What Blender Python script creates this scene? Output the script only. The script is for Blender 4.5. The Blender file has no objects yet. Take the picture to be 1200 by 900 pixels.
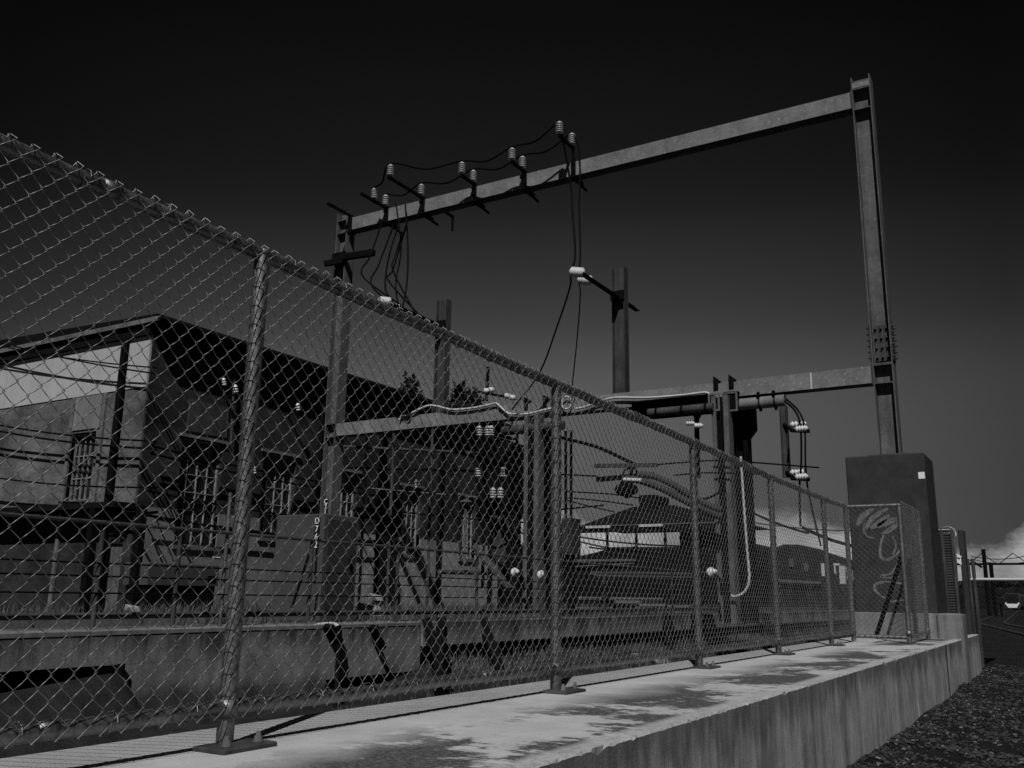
import bpy, math, random
from mathutils import Vector, Matrix, noise as mnoise
random.seed(7)
V = Vector
scn = bpy.context.scene
COL = scn.collection
SUN = V((.36, -.82, 1.0)).normalized()

# ------------------------------------------------------------------ camera
# world: +Y runs along the chain link fence, +X to the track side, camera height z = 0
F = 1085.0
RX = V((0.85846027, -0.103683, -0.50229056))
RY = V((0.51271129, 0.19861096, 0.8352729))
RZ = V((0.01315681, -0.97457864, 0.22365906))

def ray(x, y):
    v = V((x - 600, y - 450, F))
    return V((RX.dot(v), RY.dot(v), RZ.dot(v)))
def onX(x, y, X): r = ray(x, y); return r * (X / r.x)
def onY(x, y, Y): r = ray(x, y); return r * (Y / r.y)
def onZ(x, y, Z): r = ray(x, y); return r * (Z / r.z)

cam = bpy.data.cameras.new('camera'); cam.lens = 36 * F / 1200; cam.sensor_width = 36
cam.clip_start = .05; cam.clip_end = 8000
co = bpy.data.objects.new('camera', cam); COL.objects.link(co)
m = Matrix(((RX.x, -RX.y, -RX.z), (RY.x, -RY.y, -RY.z), (RZ.x, -RZ.y, -RZ.z)))
co.matrix_world = m.to_4x4()
scn.camera = co

# ------------------------------------------------------------------ helpers
class MB:
    def __init__(s): s.v = []; s.f = []; s.sm = []
    def add(s, vs, fs, smooth=False):
        b = len(s.v); s.v += [V(p) for p in vs]
        s.f += [tuple(i + b for i in f) for f in fs]; s.sm += [smooth] * len(fs)
        return s
    def box(s, a, b):
        x0, x1 = sorted((a[0], b[0])); y0, y1 = sorted((a[1], b[1])); z0, z1 = sorted((a[2], b[2]))
        vs = [(x0,y0,z0),(x1,y0,z0),(x1,y1,z0),(x0,y1,z0),(x0,y0,z1),(x1,y0,z1),(x1,y1,z1),(x0,y1,z1)]
        return s.add(vs, [(3,2,1,0),(4,5,6,7),(0,1,5,4),(1,2,6,5),(2,3,7,6),(3,0,4,7)])
    def bbox(s, a, b, c=.01):
        # box with bevelled vertical and top edges
        x0, x1 = sorted((a[0], b[0])); y0, y1 = sorted((a[1], b[1])); z0, z1 = sorted((a[2], b[2]))
        def ring(i, z):
            return [(x0+i,y0,z),(x1-i,y0,z),(x1,y0+i,z),(x1,y1-i,z),(x1-i,y1,z),(x0+i,y1,z),(x0,y1-i,z),(x0,y0+i,z)]
        def ring2(z):
            i = c
            return [(x0+i*2,y0+i,z),(x1-i*2,y0+i,z),(x1-i,y0+i*2,z),(x1-i,y1-i*2,z),(x1-i*2,y1-i,z),(x0+i*2,y1-i,z),(x0+i,y1-i*2,z),(x0+i,y0+i*2,z)]
        vs = ring(c, z0) + ring(c, z1 - c) + ring2(z1)
        fs = [tuple(range(7, -1, -1)), tuple(range(16, 24))]
        for k in range(2):
            for i in range(8):
                j = (i + 1) % 8
                fs.append((k*8+i, k*8+j, k*8+8+j, k*8+8+i))
        return s.add(vs, fs)
    def bar(s, p, q, w, h=None, up=V((0, 0, 1))):
        p = V(p); q = V(q); h = w if h is None else h
        d = (q - p).normalized()
        a = d.cross(up)
        if a.length < 1e-4: a = d.cross(V((0, 1, 0)))
        a.normalize(); b = a.cross(d).normalized()
        vs = []
        for c in (p, q):
            for sa, sb in ((-1,-1),(1,-1),(1,1),(-1,1)): vs.append(c + a*sa*w/2 + b*sb*h/2)
        return s.add(vs, [(3,2,1,0),(4,5,6,7),(0,1,5,4),(1,2,6,5),(2,3,7,6),(3,0,4,7)])
    def tube(s, pts, r, n=8, cap=True):
        pts = [V(p) for p in pts]; rs = r if isinstance(r, (list, tuple)) else [r] * len(pts)
        vs = []; fs = []; a = None
        for i, p in enumerate(pts):
            d = (pts[min(i+1, len(pts)-1)] - pts[max(i-1, 0)])
            if d.length < 1e-9: d = V((0,0,1))
            d.normalize()
            if a is None:
                a = d.cross(V((0,0,1)))
                if a.length < 1e-3: a = d.cross(V((1,0,0)))
            a = a - d * a.dot(d); a.normalize(); b = d.cross(a)
            for k in range(n):
                t = 2*math.pi*k/n
                vs.append(p + (a*math.cos(t) + b*math.sin(t)) * rs[i])
        for i in range(len(pts)-1):
            for k in range(n):
                l = (k+1) % n
                fs.append((i*n+k, i*n+l, i*n+n+l, i*n+n+k))
        s.add(vs, fs, True)
        if cap:
            m_ = len(pts)*n
            s.add(vs[:n], [tuple(range(n-1,-1,-1))]); s.add(vs[m_-n:], [tuple(range(n))])
        return s
    def lathe(s, base, axis, prof, n=16):
        # prof: (distance along axis, radius)
        ax = V(axis).normalized(); pts = [V(base) + ax*t for t, _ in prof]
        a = ax.cross(V((0,0,1)))
        if a.length < 1e-3: a = V((1,0,0))
        a.normalize(); b = ax.cross(a); vs = []; fs = []
        for p, (t, r) in zip(pts, prof):
            for k in range(n):
                u = 2*math.pi*k/n; vs.append(p + (a*math.cos(u) + b*math.sin(u))*max(r, 1e-4))
        for i in range(len(prof)-1):
            for k in range(n):
                l = (k+1) % n; fs.append((i*n+k, i*n+l, i*n+n+l, i*n+n+k))
        fs.append(tuple(range(n-1,-1,-1))); fs.append(tuple(range((len(prof)-1)*n, len(prof)*n)))
        return s.add(vs, fs, True)
    def prism(s, poly, ext):
        # poly: list of 3-D points (planar), ext: extrusion vector
        n = len(poly); e = V(ext)
        vs = [V(p) for p in poly] + [V(p) + e for p in poly]
        fs = [tuple(range(n)), tuple(range(2*n-1, n-1, -1))]
        for i in range(n):
            j = (i+1) % n; fs.append((i, i+n, j+n, j))
        return s.add(vs, fs)
    def hsec(s, p, q, w, h, t, side):
        # H section from p to q; 'side' = direction normal to the flanges; w flange width, h overall depth
        p = V(p); q = V(q); d = (q-p).normalized(); n = V(side).normalized(); u = d.cross(n).normalized()
        for sg in (-1, 1):
            c = n * sg * (h/2 - t/2)
            s.bar2(p+c, q+c, u, w, n, t)
        s.bar2(p + n*0, q + n*0, u, t*.8, n, h - 2*t - .004)
        return s
    def bar2(s, p, q, a, w, b, h):
        vs = []
        for c in (p, q):
            for sa, sb in ((-1,-1),(1,-1),(1,1),(-1,1)): vs.append(c + a*sa*w/2 + b*sb*h/2)
        return s.add(vs, [(3,2,1,0),(4,5,6,7),(0,1,5,4),(1,2,6,5),(2,3,7,6),(3,0,4,7)])
    def build(s, name, mat, parent=None, fix=True):
        me = bpy.data.meshes.new(name)
        off = parent_loc(parent) if parent else V((0,0,0))
        me.from_pydata([p - off for p in s.v], [], s.f)
        me.polygons.foreach_set('use_smooth', s.sm)
        me.update()
        if fix:
            import bmesh
            bm = bmesh.new(); bm.from_mesh(me); bmesh.ops.recalc_face_normals(bm, faces=bm.faces); bm.to_mesh(me); bm.free()
        if isinstance(mat, (list, tuple)):
            for mm in mat: me.materials.append(mm)
        else: me.materials.append(mat)
        o = bpy.data.objects.new(name, me); COL.objects.link(o)
        if parent: o.parent = parent
        return o

def parent_loc(o):
    l = V((0,0,0))
    while o: l = l + V(o.location); o = o.parent
    return l

def tag(o, label, cat, group=None, kind=None):
    if label: o['label'] = label
    if cat: o['category'] = cat
    if group: o['group'] = group
    if kind: o['kind'] = kind
    return o
def thing(name, loc, label, cat, group=None):
    o = bpy.data.objects.new(name, None); COL.objects.link(o); o.location = loc
    o.empty_display_size = .2
    return tag(o, label, cat, group)
def struct(name, mb, mat, fix=True):
    o = mb.build(name, mat, fix=fix); o['kind'] = 'structure'; return o

def spline(pts, k=8):
    pts = [V(p) for p in pts]
    if len(pts) < 3:
        return pts
    out = []
    P = [pts[0]*2 - pts[1]] + pts + [pts[-1]*2 - pts[-2]]
    for i in range(1, len(P)-2):
        a, b, c, d = P[i-1], P[i], P[i+1], P[i+2]
        for j in range(k):
            t = j/k
            out.append(.5*((2*b) + (c-a)*t + (2*a-5*b+4*c-d)*t*t + (3*b-a-3*c+d)*t**3))
    out.append(pts[-1]); return out
def sag(p, q, s_, n=14):
    p = V(p); q = V(q)
    return [p.lerp(q, i/n) - V((0,0,s_*4*(i/n)*(1-i/n))) for i in range(n+1)]

# ------------------------------------------------------------------ materials
MATS = {}
def nd(nt, typ, **kw):
    n = nt.nodes.new(typ)
    for k, v in kw.items(): setattr(n, k, v)
    return n
def mrange(nt, src, a, b, c, d):
    n = nd(nt, 'ShaderNodeMapRange'); n.inputs[1].default_value = a; n.inputs[2].default_value = b
    n.inputs[3].default_value = c; n.inputs[4].default_value = d
    nt.links.new(src, n.inputs[0]); return n.outputs[0]
def mth(nt, op, a, b=None):
    n = nd(nt, 'ShaderNodeMath', operation=op)
    for i, x in enumerate((a, b)):
        if x is None: continue
        if isinstance(x, (int, float)): n.inputs[i].default_value = x
        else: nt.links.new(x, n.inputs[i])
    return n.outputs[0]
def noise_(nt, vec, scale, detail=6, rough=.6):
    n = nd(nt, 'ShaderNodeTexNoise'); n.inputs['Scale'].default_value = scale
    n.inputs['Detail'].default_value = detail; n.inputs['Roughness'].default_value = rough
    nt.links.new(vec, n.inputs['Vector']); return n.outputs[0]
def mapped(nt, vec, sc):
    n = nd(nt, 'ShaderNodeMapping'); n.inputs['Scale'].default_value = sc
    nt.links.new(vec, n.inputs['Vector']); return n.outputs[0]

def mat(name, v, rough=.8, metal=0., var=.3, scale=2., fine=45., bump=.15, streak=0., spots=0., spot_v=.5, extra=None, spec=.06):
    if name in MATS: return MATS[name]
    M = bpy.data.materials.new(name); M.use_nodes = True; nt = M.node_tree
    bs = nt.nodes['Principled BSDF']
    pos = nd(nt, 'ShaderNodeNewGeometry').outputs['Position']
    n1 = noise_(nt, pos, scale, 7, .65); n2 = noise_(nt, pos, fine, 4, .6)
    k = mth(nt, 'MULTIPLY', mrange(nt, n1, .28, .72, 1-var, 1+var), mrange(nt, n2, .25, .75, 1-var*.6, 1+var*.6))
    if streak:
        st = noise_(nt, mapped(nt, pos, (1, 1, .05)), 7, 5, .7)
        k = mth(nt, 'MULTIPLY', k, mrange(nt, st, .35, .65, 1-streak, 1+streak*.6))
    if spots:
        sp = noise_(nt, pos, spots, 6, .75)
        q = mrange(nt, sp, .56, .66, 0, 1)
        mx = nd(nt, 'ShaderNodeMix'); nt.links.new(q, mx.inputs[0]); nt.links.new(k, mx.inputs[2]); mx.inputs[3].default_value = spot_v
        k = mx.outputs[0]
    if extra: k = extra(nt, pos, k)
    val = mth(nt, 'MULTIPLY', k, v)
    cc = nd(nt, 'ShaderNodeCombineColor')
    for i in range(3): nt.links.new(val, cc.inputs[i])
    nt.links.new(cc.outputs[0], bs.inputs['Base Color'])
    nt.links.new(mrange(nt, n2, .3, .7, max(0, rough-.12), min(1, rough+.12)), bs.inputs['Roughness'])
    bs.inputs['Metallic'].default_value = metal
    bs.inputs['Specular IOR Level'].default_value = spec
    if bump:
        b = nd(nt, 'ShaderNodeBump'); b.inputs['Strength'].default_value = bump; b.inputs['Distance'].default_value = .01
        nt.links.new(n2, b.inputs['Height']); nt.links.new(b.outputs[0], bs.inputs['Normal'])
    MATS[name] = M; return M

def sepxyz(nt, pos):
    n = nd(nt, 'ShaderNodeSeparateXYZ'); nt.links.new(pos, n.inputs[0]); return n.outputs

def plat_extra(nt, pos, k):
    # dark lichen / dirt patches on the top of the plinth, clean lip along its edge
    xyz = sepxyz(nt, pos)
    warp = noise_(nt, pos, 2.2, 4, .6)
    a = noise_(nt, mapped(nt, pos, (1.25, .9, 1)), 1.2, 9, .68)
    b = noise_(nt, mapped(nt, pos, (6.0, 20.0, 1)), 1.0, 6, .75)
    edge = mth(nt, 'ADD', xyz[0], mth(nt, 'MULTIPLY', mth(nt, 'SUBTRACT', warp, .5), .5))
    zone = mth(nt, 'MULTIPLY', mrange(nt, edge, -2.36, -2.0, 0, 1), mrange(nt, xyz[0], -1.62, -1.57, 1, .1))
    val = mth(nt, 'ADD', mrange(nt, a, .38, .58, 0, 1.0), mrange(nt, b, .3, .7, -.4, .4))
    q = mth(nt, 'MULTIPLY', mrange(nt, val, .32, .58, 0, .97), zone)
    grain = noise_(nt, mapped(nt, pos, (1, 2, 1)), 45, 6, .8)
    dark = mrange(nt, grain, .40, .60, .02, .32)
    mx = nd(nt, 'ShaderNodeMix'); nt.links.new(q, mx.inputs[0]); nt.links.new(k, mx.inputs[2]); nt.links.new(dark, mx.inputs[3])
    # pitted, gritty lip
    lip = mth(nt, 'MULTIPLY', mrange(nt, xyz[0], -1.60, -1.56, 0, 1), mrange(nt, noise_(nt, pos, 26, 5, .75), .48, .6, 0, .6))
    m2_ = nd(nt, 'ShaderNodeMix'); nt.links.new(lip, m2_.inputs[0]); nt.links.new(mx.outputs[0], m2_.inputs[2]); m2_.inputs[3].default_value = .4
    k = m2_.outputs[0]
    # vertical faces: dirtier, mottled and streaked, a ragged darker band under the lip
    nz = sepxyz(nt, nd(nt, 'ShaderNodeNewGeometry').outputs['Normal'])[2]
    st = noise_(nt, mapped(nt, pos, (1, 1, .10)), 7, 7, .75)
    st2 = noise_(nt, mapped(nt, pos, (1, 1, .03)), 16, 3, .6)
    big = noise_(nt, mapped(nt, pos, (1, 1, .8)), 2.6, 8, .72)
    drip = noise_(nt, mapped(nt, pos, (1, 1, .15)), 3.2, 6, .72)
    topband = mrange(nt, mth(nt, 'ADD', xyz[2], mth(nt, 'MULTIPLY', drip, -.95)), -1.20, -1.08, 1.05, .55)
    side = mth(nt, 'MULTIPLY', mth(nt, 'MULTIPLY', mrange(nt, st, .32, .68, .6, 1.3), mrange(nt, big, .3, .7, .62, 1.35)), topband)
    side = mth(nt, 'MULTIPLY', side, mrange(nt, st2, .35, .65, .85, 1.12))
    jn = mth(nt, 'ABSOLUTE', mth(nt, 'ADD', mth(nt, 'SUBTRACT', xyz[1], 13.1), mth(nt, 'MULTIPLY', mth(nt, 'SUBTRACT', st2, .5), .25)))
    side = mth(nt, 'MULTIPLY', side, mrange(nt, jn, .03, .1, .25, 1.0))
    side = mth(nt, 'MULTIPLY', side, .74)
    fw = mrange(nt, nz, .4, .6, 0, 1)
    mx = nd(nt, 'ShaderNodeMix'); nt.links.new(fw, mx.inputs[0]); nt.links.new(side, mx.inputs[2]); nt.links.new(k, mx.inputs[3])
    return mx.outputs[0]

def brick_extra(nt, pos, k):
    xyz = sepxyz(nt, pos); cb = nd(nt, 'ShaderNodeCombineXYZ')
    nt.links.new(mth(nt, 'ADD', xyz[0], xyz[1]), cb.inputs[0]); nt.links.new(xyz[2], cb.inputs[1])
    br = nd(nt, 'ShaderNodeTexBrick'); nt.links.new(cb.outputs[0], br.inputs['Vector'])
    br.inputs['Scale'].default_value = 1.0; br.inputs['Brick Width'].default_value = .24; br.inputs['Row Height'].default_value = .085
    br.inputs['Mortar Size'].default_value = .008
    br.inputs['Color1'].default_value = (1.08,1.08,1.08,1); br.inputs['Color2'].default_value = (.8,.8,.8,1); br.inputs['Mortar'].default_value = (1.0,1.0,1.0,1)
    bw = nd(nt, 'ShaderNodeRGBToBW'); nt.links.new(br.outputs[0], bw.inputs[0])
    return mth(nt, 'MULTIPLY', k, bw.outputs[0])

def plank_extra(nt, pos, k):
    xyz = sepxyz(nt, pos)
    w = mth(nt, 'FRACT', mth(nt, 'MULTIPLY', mth(nt, 'ADD', xyz[0], xyz[1]), 6.0))
    line = mrange(nt, w, .0, .06, .35, 1.0)
    return mth(nt, 'MULTIPLY', k, line)

PLAT = mat('weathered_concrete', .46, .9, var=.16, scale=3, fine=90, bump=.25, extra=plat_extra)
def wall_extra(nt, pos, k):
    xyz = sepxyz(nt, pos)
    drip = noise_(nt, mapped(nt, pos, (1, 1, .06)), 2.6, 7, .75)
    run = mrange(nt, mth(nt, 'ADD', xyz[2], mth(nt, 'MULTIPLY', drip, -1.1)), -1.08, -.84, 1.1, .3)
    blot = noise_(nt, pos, 3.5, 8, .75)
    low_edge = noise_(nt, mapped(nt, pos, (.5, .5, 1)), 1.6, 4, .6)
    low = mrange(nt, mth(nt, 'ADD', xyz[2], mth(nt, 'MULTIPLY', low_edge, -.5)), -1.13, -.98, .38, 1)  # darker towards the foot of the face, with an uneven edge
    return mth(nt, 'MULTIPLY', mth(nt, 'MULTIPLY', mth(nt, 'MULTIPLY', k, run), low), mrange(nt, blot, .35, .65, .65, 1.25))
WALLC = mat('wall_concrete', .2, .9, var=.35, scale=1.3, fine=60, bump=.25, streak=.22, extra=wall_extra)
PEDC = mat('pedestal_concrete', .185, .9, var=.3, scale=2.5, fine=60, bump=.2, streak=.3)
PIER = mat('dark_pier_paint', .042, .8, var=.28, scale=4, fine=90, bump=.3, streak=.06)
STEEL = mat('old_grey_steel_paint', .175, .6, var=.32, scale=2.5, fine=26, bump=.1, spots=17, spot_v=1.7, streak=.1)
STEELC = mat('column_steel_paint', .105, .6, var=.3, scale=3, fine=25, bump=.1, spots=10, spot_v=1.4, streak=.25)
STEELD = mat('dark_steel_paint', .06, .6, var=.35, scale=3, fine=30, bump=.1, streak=.3)
BLACK = mat('black_steel', .006, .9, var=.3, scale=4, fine=30, bump=.1, spec=.03)
GALV = mat('galvanised_tube', .21, .55, metal=.85, var=.3, scale=6, fine=60, bump=.08, spots=14, spot_v=.5, spec=.1)
RAILG = mat('dull_galvanised_rail', .22, .5, metal=.9, var=.35, scale=6, fine=60, bump=.08, spots=14, spot_v=.5, spec=.08)
WIRE = mat('galvanised_wire', .235, .56, metal=.92, var=.35, scale=5, fine=40, bump=0)
WIREF = mat('dull_wire', .05, .6, var=.4, scale=5, fine=40, bump=0)
CERAM = mat('grey_porcelain', .62, .3, var=.12, scale=8, fine=40, bump=0, spec=.5)
CERDK = mat('aged_porcelain', .42, .3, var=.2, scale=8, fine=40, bump=0, spec=.5)
CABLE = mat('black_cable', .006, .9, var=.3, bump=0, spec=.03)
HOSE = mat('dark_rubber_hose', .05, .6, var=.3, bump=0)
WHITE = mat('white_conduit', .5, .5, var=.15, scale=5, bump=0)
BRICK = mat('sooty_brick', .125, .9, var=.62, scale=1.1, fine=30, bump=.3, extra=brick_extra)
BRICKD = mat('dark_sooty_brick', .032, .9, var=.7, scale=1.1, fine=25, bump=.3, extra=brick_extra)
PALE = mat('pale_render', .42, .8, var=.1, scale=1.5, fine=30, bump=.05, streak=.08)
PLINTHP = mat('pale_plinth_paint', .27, .85, var=.3, scale=1.5, fine=40, bump=.1, streak=.2)
LOWPAINT = mat('grey_painted_plinth', .19, .85, var=.2, scale=1.5, fine=40, bump=.1, streak=.15)
ROOFD = mat('dark_roof_sheet', .009, .9, var=.3, scale=2, fine=20, bump=.1, spec=.03)
TRIM = mat('worn_trim', .13, .8, var=.5, scale=3, fine=20, bump=.1)
GLASSD = mat('dark_window_glass', .012, .25, var=.4, scale=6, bump=0, spec=.5)
FRAME = mat('pale_window_frame', .24, .7, var=.35, scale=5, fine=30, bump=0)
DOORM = mat('plank_door', .1, .85, var=.4, scale=3, fine=30, bump=.1, streak=.3, extra=plank_extra)
CABG = mat('grey_cabinet_paint', .068, .5, var=.12, scale=2, fine=30, bump=.03, streak=.12)
SIGNW = mat('white_sign', .75, .6, var=.08, bump=0)
SIGNB = mat('black_sign', .012, .6, var=.1, bump=0)
CHALK = mat('pale_spray_paint', .14, .9, var=.6, scale=14, fine=80, bump=0)
GRASSG = mat('grass_soil', .022, .95, var=.6, scale=3, fine=50, bump=.6)
GRASSB = mat('grass_blades', .085, .8, var=.8, scale=2.2, fine=45, bump=0)
GRAVEL = mat('gravel_soil', .1, .95, var=.6, scale=4, fine=80, bump=.8)
MULCH = mat('mulch_soil', .014, .95, var=.6, scale=5, fine=70, bump=.9)
CHIP = mat('bark_chip', .045, .9, var=.8, scale=9, fine=60, bump=0)
CHIPL = mat('pale_bark_chip', .15, .9, var=.5, scale=9, fine=60, bump=0)
BALLAST = mat('dark_ballast', .014, .95, var=.6, scale=2, fine=30, bump=.8)
RAILM = mat('track_rail_steel', .045, .4, metal=.3, var=.3, bump=0)
LEAF = mat('dark_leaves', .02, .8, var=.6, scale=3, fine=12, bump=0, spec=.1)
BARK = mat('bark', .05, .9, var=.4, scale=5, fine=40, bump=.3)
SLEEPER = mat('dark_sleeper', .02, .9, var=.4, scale=5, fine=30, bump=.3)
TIMBER = mat('old_timber', .16, .9, var=.5, scale=5, fine=30, bump=.3)
FARDARK = mat('far_dark_cladding', .016, .9, var=.5, scale=.6, fine=6, bump=0, spec=.03)
FARPALE = mat('far_pale_wall', .55, .8, var=.15, scale=.8, fine=6, bump=0)
TRAINW = mat('train_white_paint', .8, .4, var=.05, bump=0)
TRAINB = mat('train_dark_front', .015, .3, var=.1, bump=0)
STONE = mat('pale_stone', .3, .9, var=.4, scale=9, fine=40, bump=.3)
# ------------------------------------------------------------------ chain link netting
def netting(mb, o, d, n, length, z0, z1, pitch, r, barbs=True, seed=0, sides=4):
    """o: start point (z ignored), d: unit direction along, n: unit normal on the visible side"""
    h = pitch/2; d = V(d); n = V(n); nw = int(length/h); nz = int((z1-z0)/h)
    ph = seed*3.7
    for k in range(nw):
        pts = []
        for j in range(nz+1):
            u = (k + (1 if (j+k) % 2 == 0 else 0))*h + (.0042 if (j+k) % 2 == 0 else -.0042)
            z = z0 + j*h
            wob = mnoise.noise(V((u*1.1+ph, z*1.3, 0)))*.012
            wu = mnoise.noise(V((u*2.+ph, z*2., 5)))*.004 + random.uniform(-.0012, .0012)
            if j > 0:
                zm = z - h/2; um = (k+.5)*h
                front = 1 if (j+k) % 2 == 0 else -1.3       # rising strand passes in front
                pts.append(V((o[0], o[1], 0)) + d*(um+wu) + n*(wob + front*r*1.1) + V((0,0,zm)))
            pts.append(V((o[0], o[1], 0)) + d*(u+wu) + n*wob + V((0,0,z+wu)))
        if barbs:
            e = pts[-1]; sg = 1 if (nz+k) % 2 == 0 else -1
            a = random.uniform(.8, 1.2)
            pts.append(e + V((0,0,.012*a)) + d*(.010*sg) + n*.002)
            pts.append(e + V((0,0,.024*a)) + d*(-.004*sg) - n*.012)
            pts.append(e + V((0,0,.010*a)) + d*(-.012*sg) - n*.018)
        mb.tube(pts, r, sides, cap=False)
    return mb

TOPC = [(-9,1.268),(2.36,1.258),(4.735,1.232),(7.05,1.228),(9.27,1.203),(11.55,1.2),(12.82,1.222),(99,1.222)]
def topc(y):
    for (a, za), (b, zb) in zip(TOPC, TOPC[1:]):
        if a <= y <= b: return za + (zb-za)*(y-a)/(b-a)
FX = -2.54; PZ = -.51          # fence line, plinth top
POSTS = [0.03, 2.364, 4.735, 7.05, 9.27, 11.55, 12.82]
TOPZ = 1.225; BOTZ = -.385
fence = thing('chain_link_fence', (FX, 2.364, PZ), 'long chain link fence with tube posts bolted along the edge of the concrete plinth', 'fence')
def make_post(x, y, parent, plate=True, top=TOPZ):
    p = MB().tube([(x,y,PZ+.012),(x,y,top+.0)], .030, 12).lathe((x,y,top-.02), (0,0,1), [(0,.031),(.02,.031),(.03,.022),(.034,.006)], 12)
    p.lathe((x,y,BOTZ-.03), (0,0,1), [(0,.036),(.06,.036)], 12)
    po = p.build('post', GALV, parent)
    if plate:
        pl = MB().bbox((x-.02,y-.12,PZ), (x+.13,y+.12,PZ+.016), .004)
        b = pl.build('base_plate', STEELD, po)
        for yy in (-.07, .07):
            MB().lathe((x+.085,y+yy,PZ+.016), (0,0,1), [(0,.02),(.004,.02),(.005,.014),(.02,.014),(.021,.009),(.034,.009)], 6).build('bolt', STEELC, po)
    return po
for i, y in enumerate(POSTS): make_post(FX, y, fence, plate=(i < 6), top=topc(y)+.013)
def sleeve_rail(x, a, b, z, r, name, parent, step=1.0):
    m_ = MB(); n = int((b-a)/.35)
    zf = z if callable(z) else (lambda q: z)
    m_.tube([(x, a+(b-a)*i/n, zf(a+(b-a)*i/n) + .004*math.sin(i*1.7)) for i in range(n+1)], r, 12)
    for i in range(1, int((b-a)/step)):
        yy = a + i*step
        m_.lathe((x, yy-.03, zf(yy)), (0,1,0), [(0,r+.003),(.06,r+.003)], 12)
    return m_.build(name, RAILG, parent)
sleeve_rail(FX-.002, -.6, POSTS[-1], topc, .026, 'top_rail', fence, 2.3)
sleeve_rail(FX-.002, -.6, POSTS[-1], BOTZ, .026, 'bottom_rail', fence, 2.3)
sp = [-.6] + POSTS[1:]
for i in range(len(sp)-1):
    a, b = sp[i], sp[i+1]
    mb = MB(); h = .071/2
    netting(mb, (FX+.036, a, 0), (0,1,0), (1,0,0), b-a+h*.5, BOTZ-.028, TOPZ+.03, .071, .00175, True, i)
    for p in mb.v: p.z += (p.z-BOTZ)/(TOPZ-BOTZ)*(topc(p.y)-TOPZ+.012)
    mb.build('netting', WIRE, fence, fix=False)
# tie wires
tw = MB().tube([V((FX, 0, 0)) + V((math.cos(t)*.033, .012*math.sin(t*.5+1), math.sin(t)*.033)) for t in [k*.7 for k in range(10)]], .0024, 4)
tw0 = None
for zz in (TOPZ-.012, BOTZ):
    for i in range(41):
        if tw0 is None: ob = tw0 = tw.build('tie_wire', WIRE, fence, fix=False); base0 = V(fence.location)
        else:
            ob = tw0.copy(); COL.objects.link(ob); ob.parent = fence
        ob.location = V((0, .4 + i*.3, zz if zz < 0 else topc(.4 + i*.3)))
# return section: across the plinth at the far end, then back to the pedestal
RXE = -1.875
ret = thing('chain_link_fence', (RXE, 12.82, PZ), 'short return section of chain link fence at the far end, before the dark pier', 'fence')
po = make_post(RXE, 12.82, ret, False, 1.22); make_post(RXE, 14.5, ret, False, 1.26)
for z in (TOPZ-.012, BOTZ-.05):
    MB().tube([(FX+.03,12.82,z),(RXE,12.82,z)], .024, 10).build('rail', GALV, ret)
    MB().tube([(RXE,12.82,z),(RXE,14.5,z+.03)], .022, 10).build('rail', GALV, ret)
mb = netting(MB(), (FX, 12.82-.032, 0), (1,0,0), (0,-1,0), RXE-FX, BOTZ-.07, TOPZ+.02, .071, .0016, True, 11); mb.build('netting', WIRE, ret, fix=False)
mb = netting(MB(), (RXE+.032, 12.82, 0), (0,1,0), (1,0,0), 1.68, BOTZ-.07, TOPZ+.03, .071, .0016, True, 12); mb.build('netting', WIRE, ret, fix=False)
MB().bar(onY(1058,648,12.9), onY(1026,748,12.9), .05, .05).build('brace', BLACK, ret)

# ------------------------------------------------------------------ plinth, pedestal, pier
EX = -1.50
pl = MB(); vs = []; fs = []; NS = 900
for i in range(NS+1):
    y = -4 + 21.6*i/NS
    c1 = .007 + .05*max(0, mnoise.noise(V((y*5.3, 0, 7))) - .22) + .012*max(0, mnoise.noise(V((y*23, 0, 2))))
    c2 = .007 + .03*max(0, mnoise.noise(V((y*6.1, 4, 7))) - .2) + .010*max(0, mnoise.noise(V((y*27, 3, 2))))
    b_ = .003*mnoise.noise(V((y*.7, 2, 2)))
    vs += [(-2.92, y, -1.6), (EX+b_, y, -1.6), (EX+b_, y, PZ-c1), (EX+b_-c2, y, PZ), (-2.92, y, PZ)]
for i in range(NS):
    for k in range(5):
        a_, b_ = i*5+k, i*5+(k+1) % 5; fs.append((a_, b_, b_+5, a_+5))
fs += [(4,3,2,1,0), tuple(NS*5+k for k in range(5))]
pl.add(vs, fs)
plinth = tag(pl.build('concrete_plinth', PLAT), 'low stained concrete plinth carrying the chain link fence, lichen patches on its top', 'plinth')
pd = MB().bbox((-2.99, 15.0, -1.4), (-1.6, 16.25, -.16), .012)
ped = thing('concrete_pedestal', (-2.3, 15.6, -1.25), 'pale concrete pedestal block under the dark pier with a buttress down to the bark ground', 'pedestal')
pd.build('block', PEDC, ped)
MB().bbox((-1.8, 14.97, -1.4), (-1.465, 15.5, -.165), .01).build('buttress', PEDC, ped)
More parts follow.
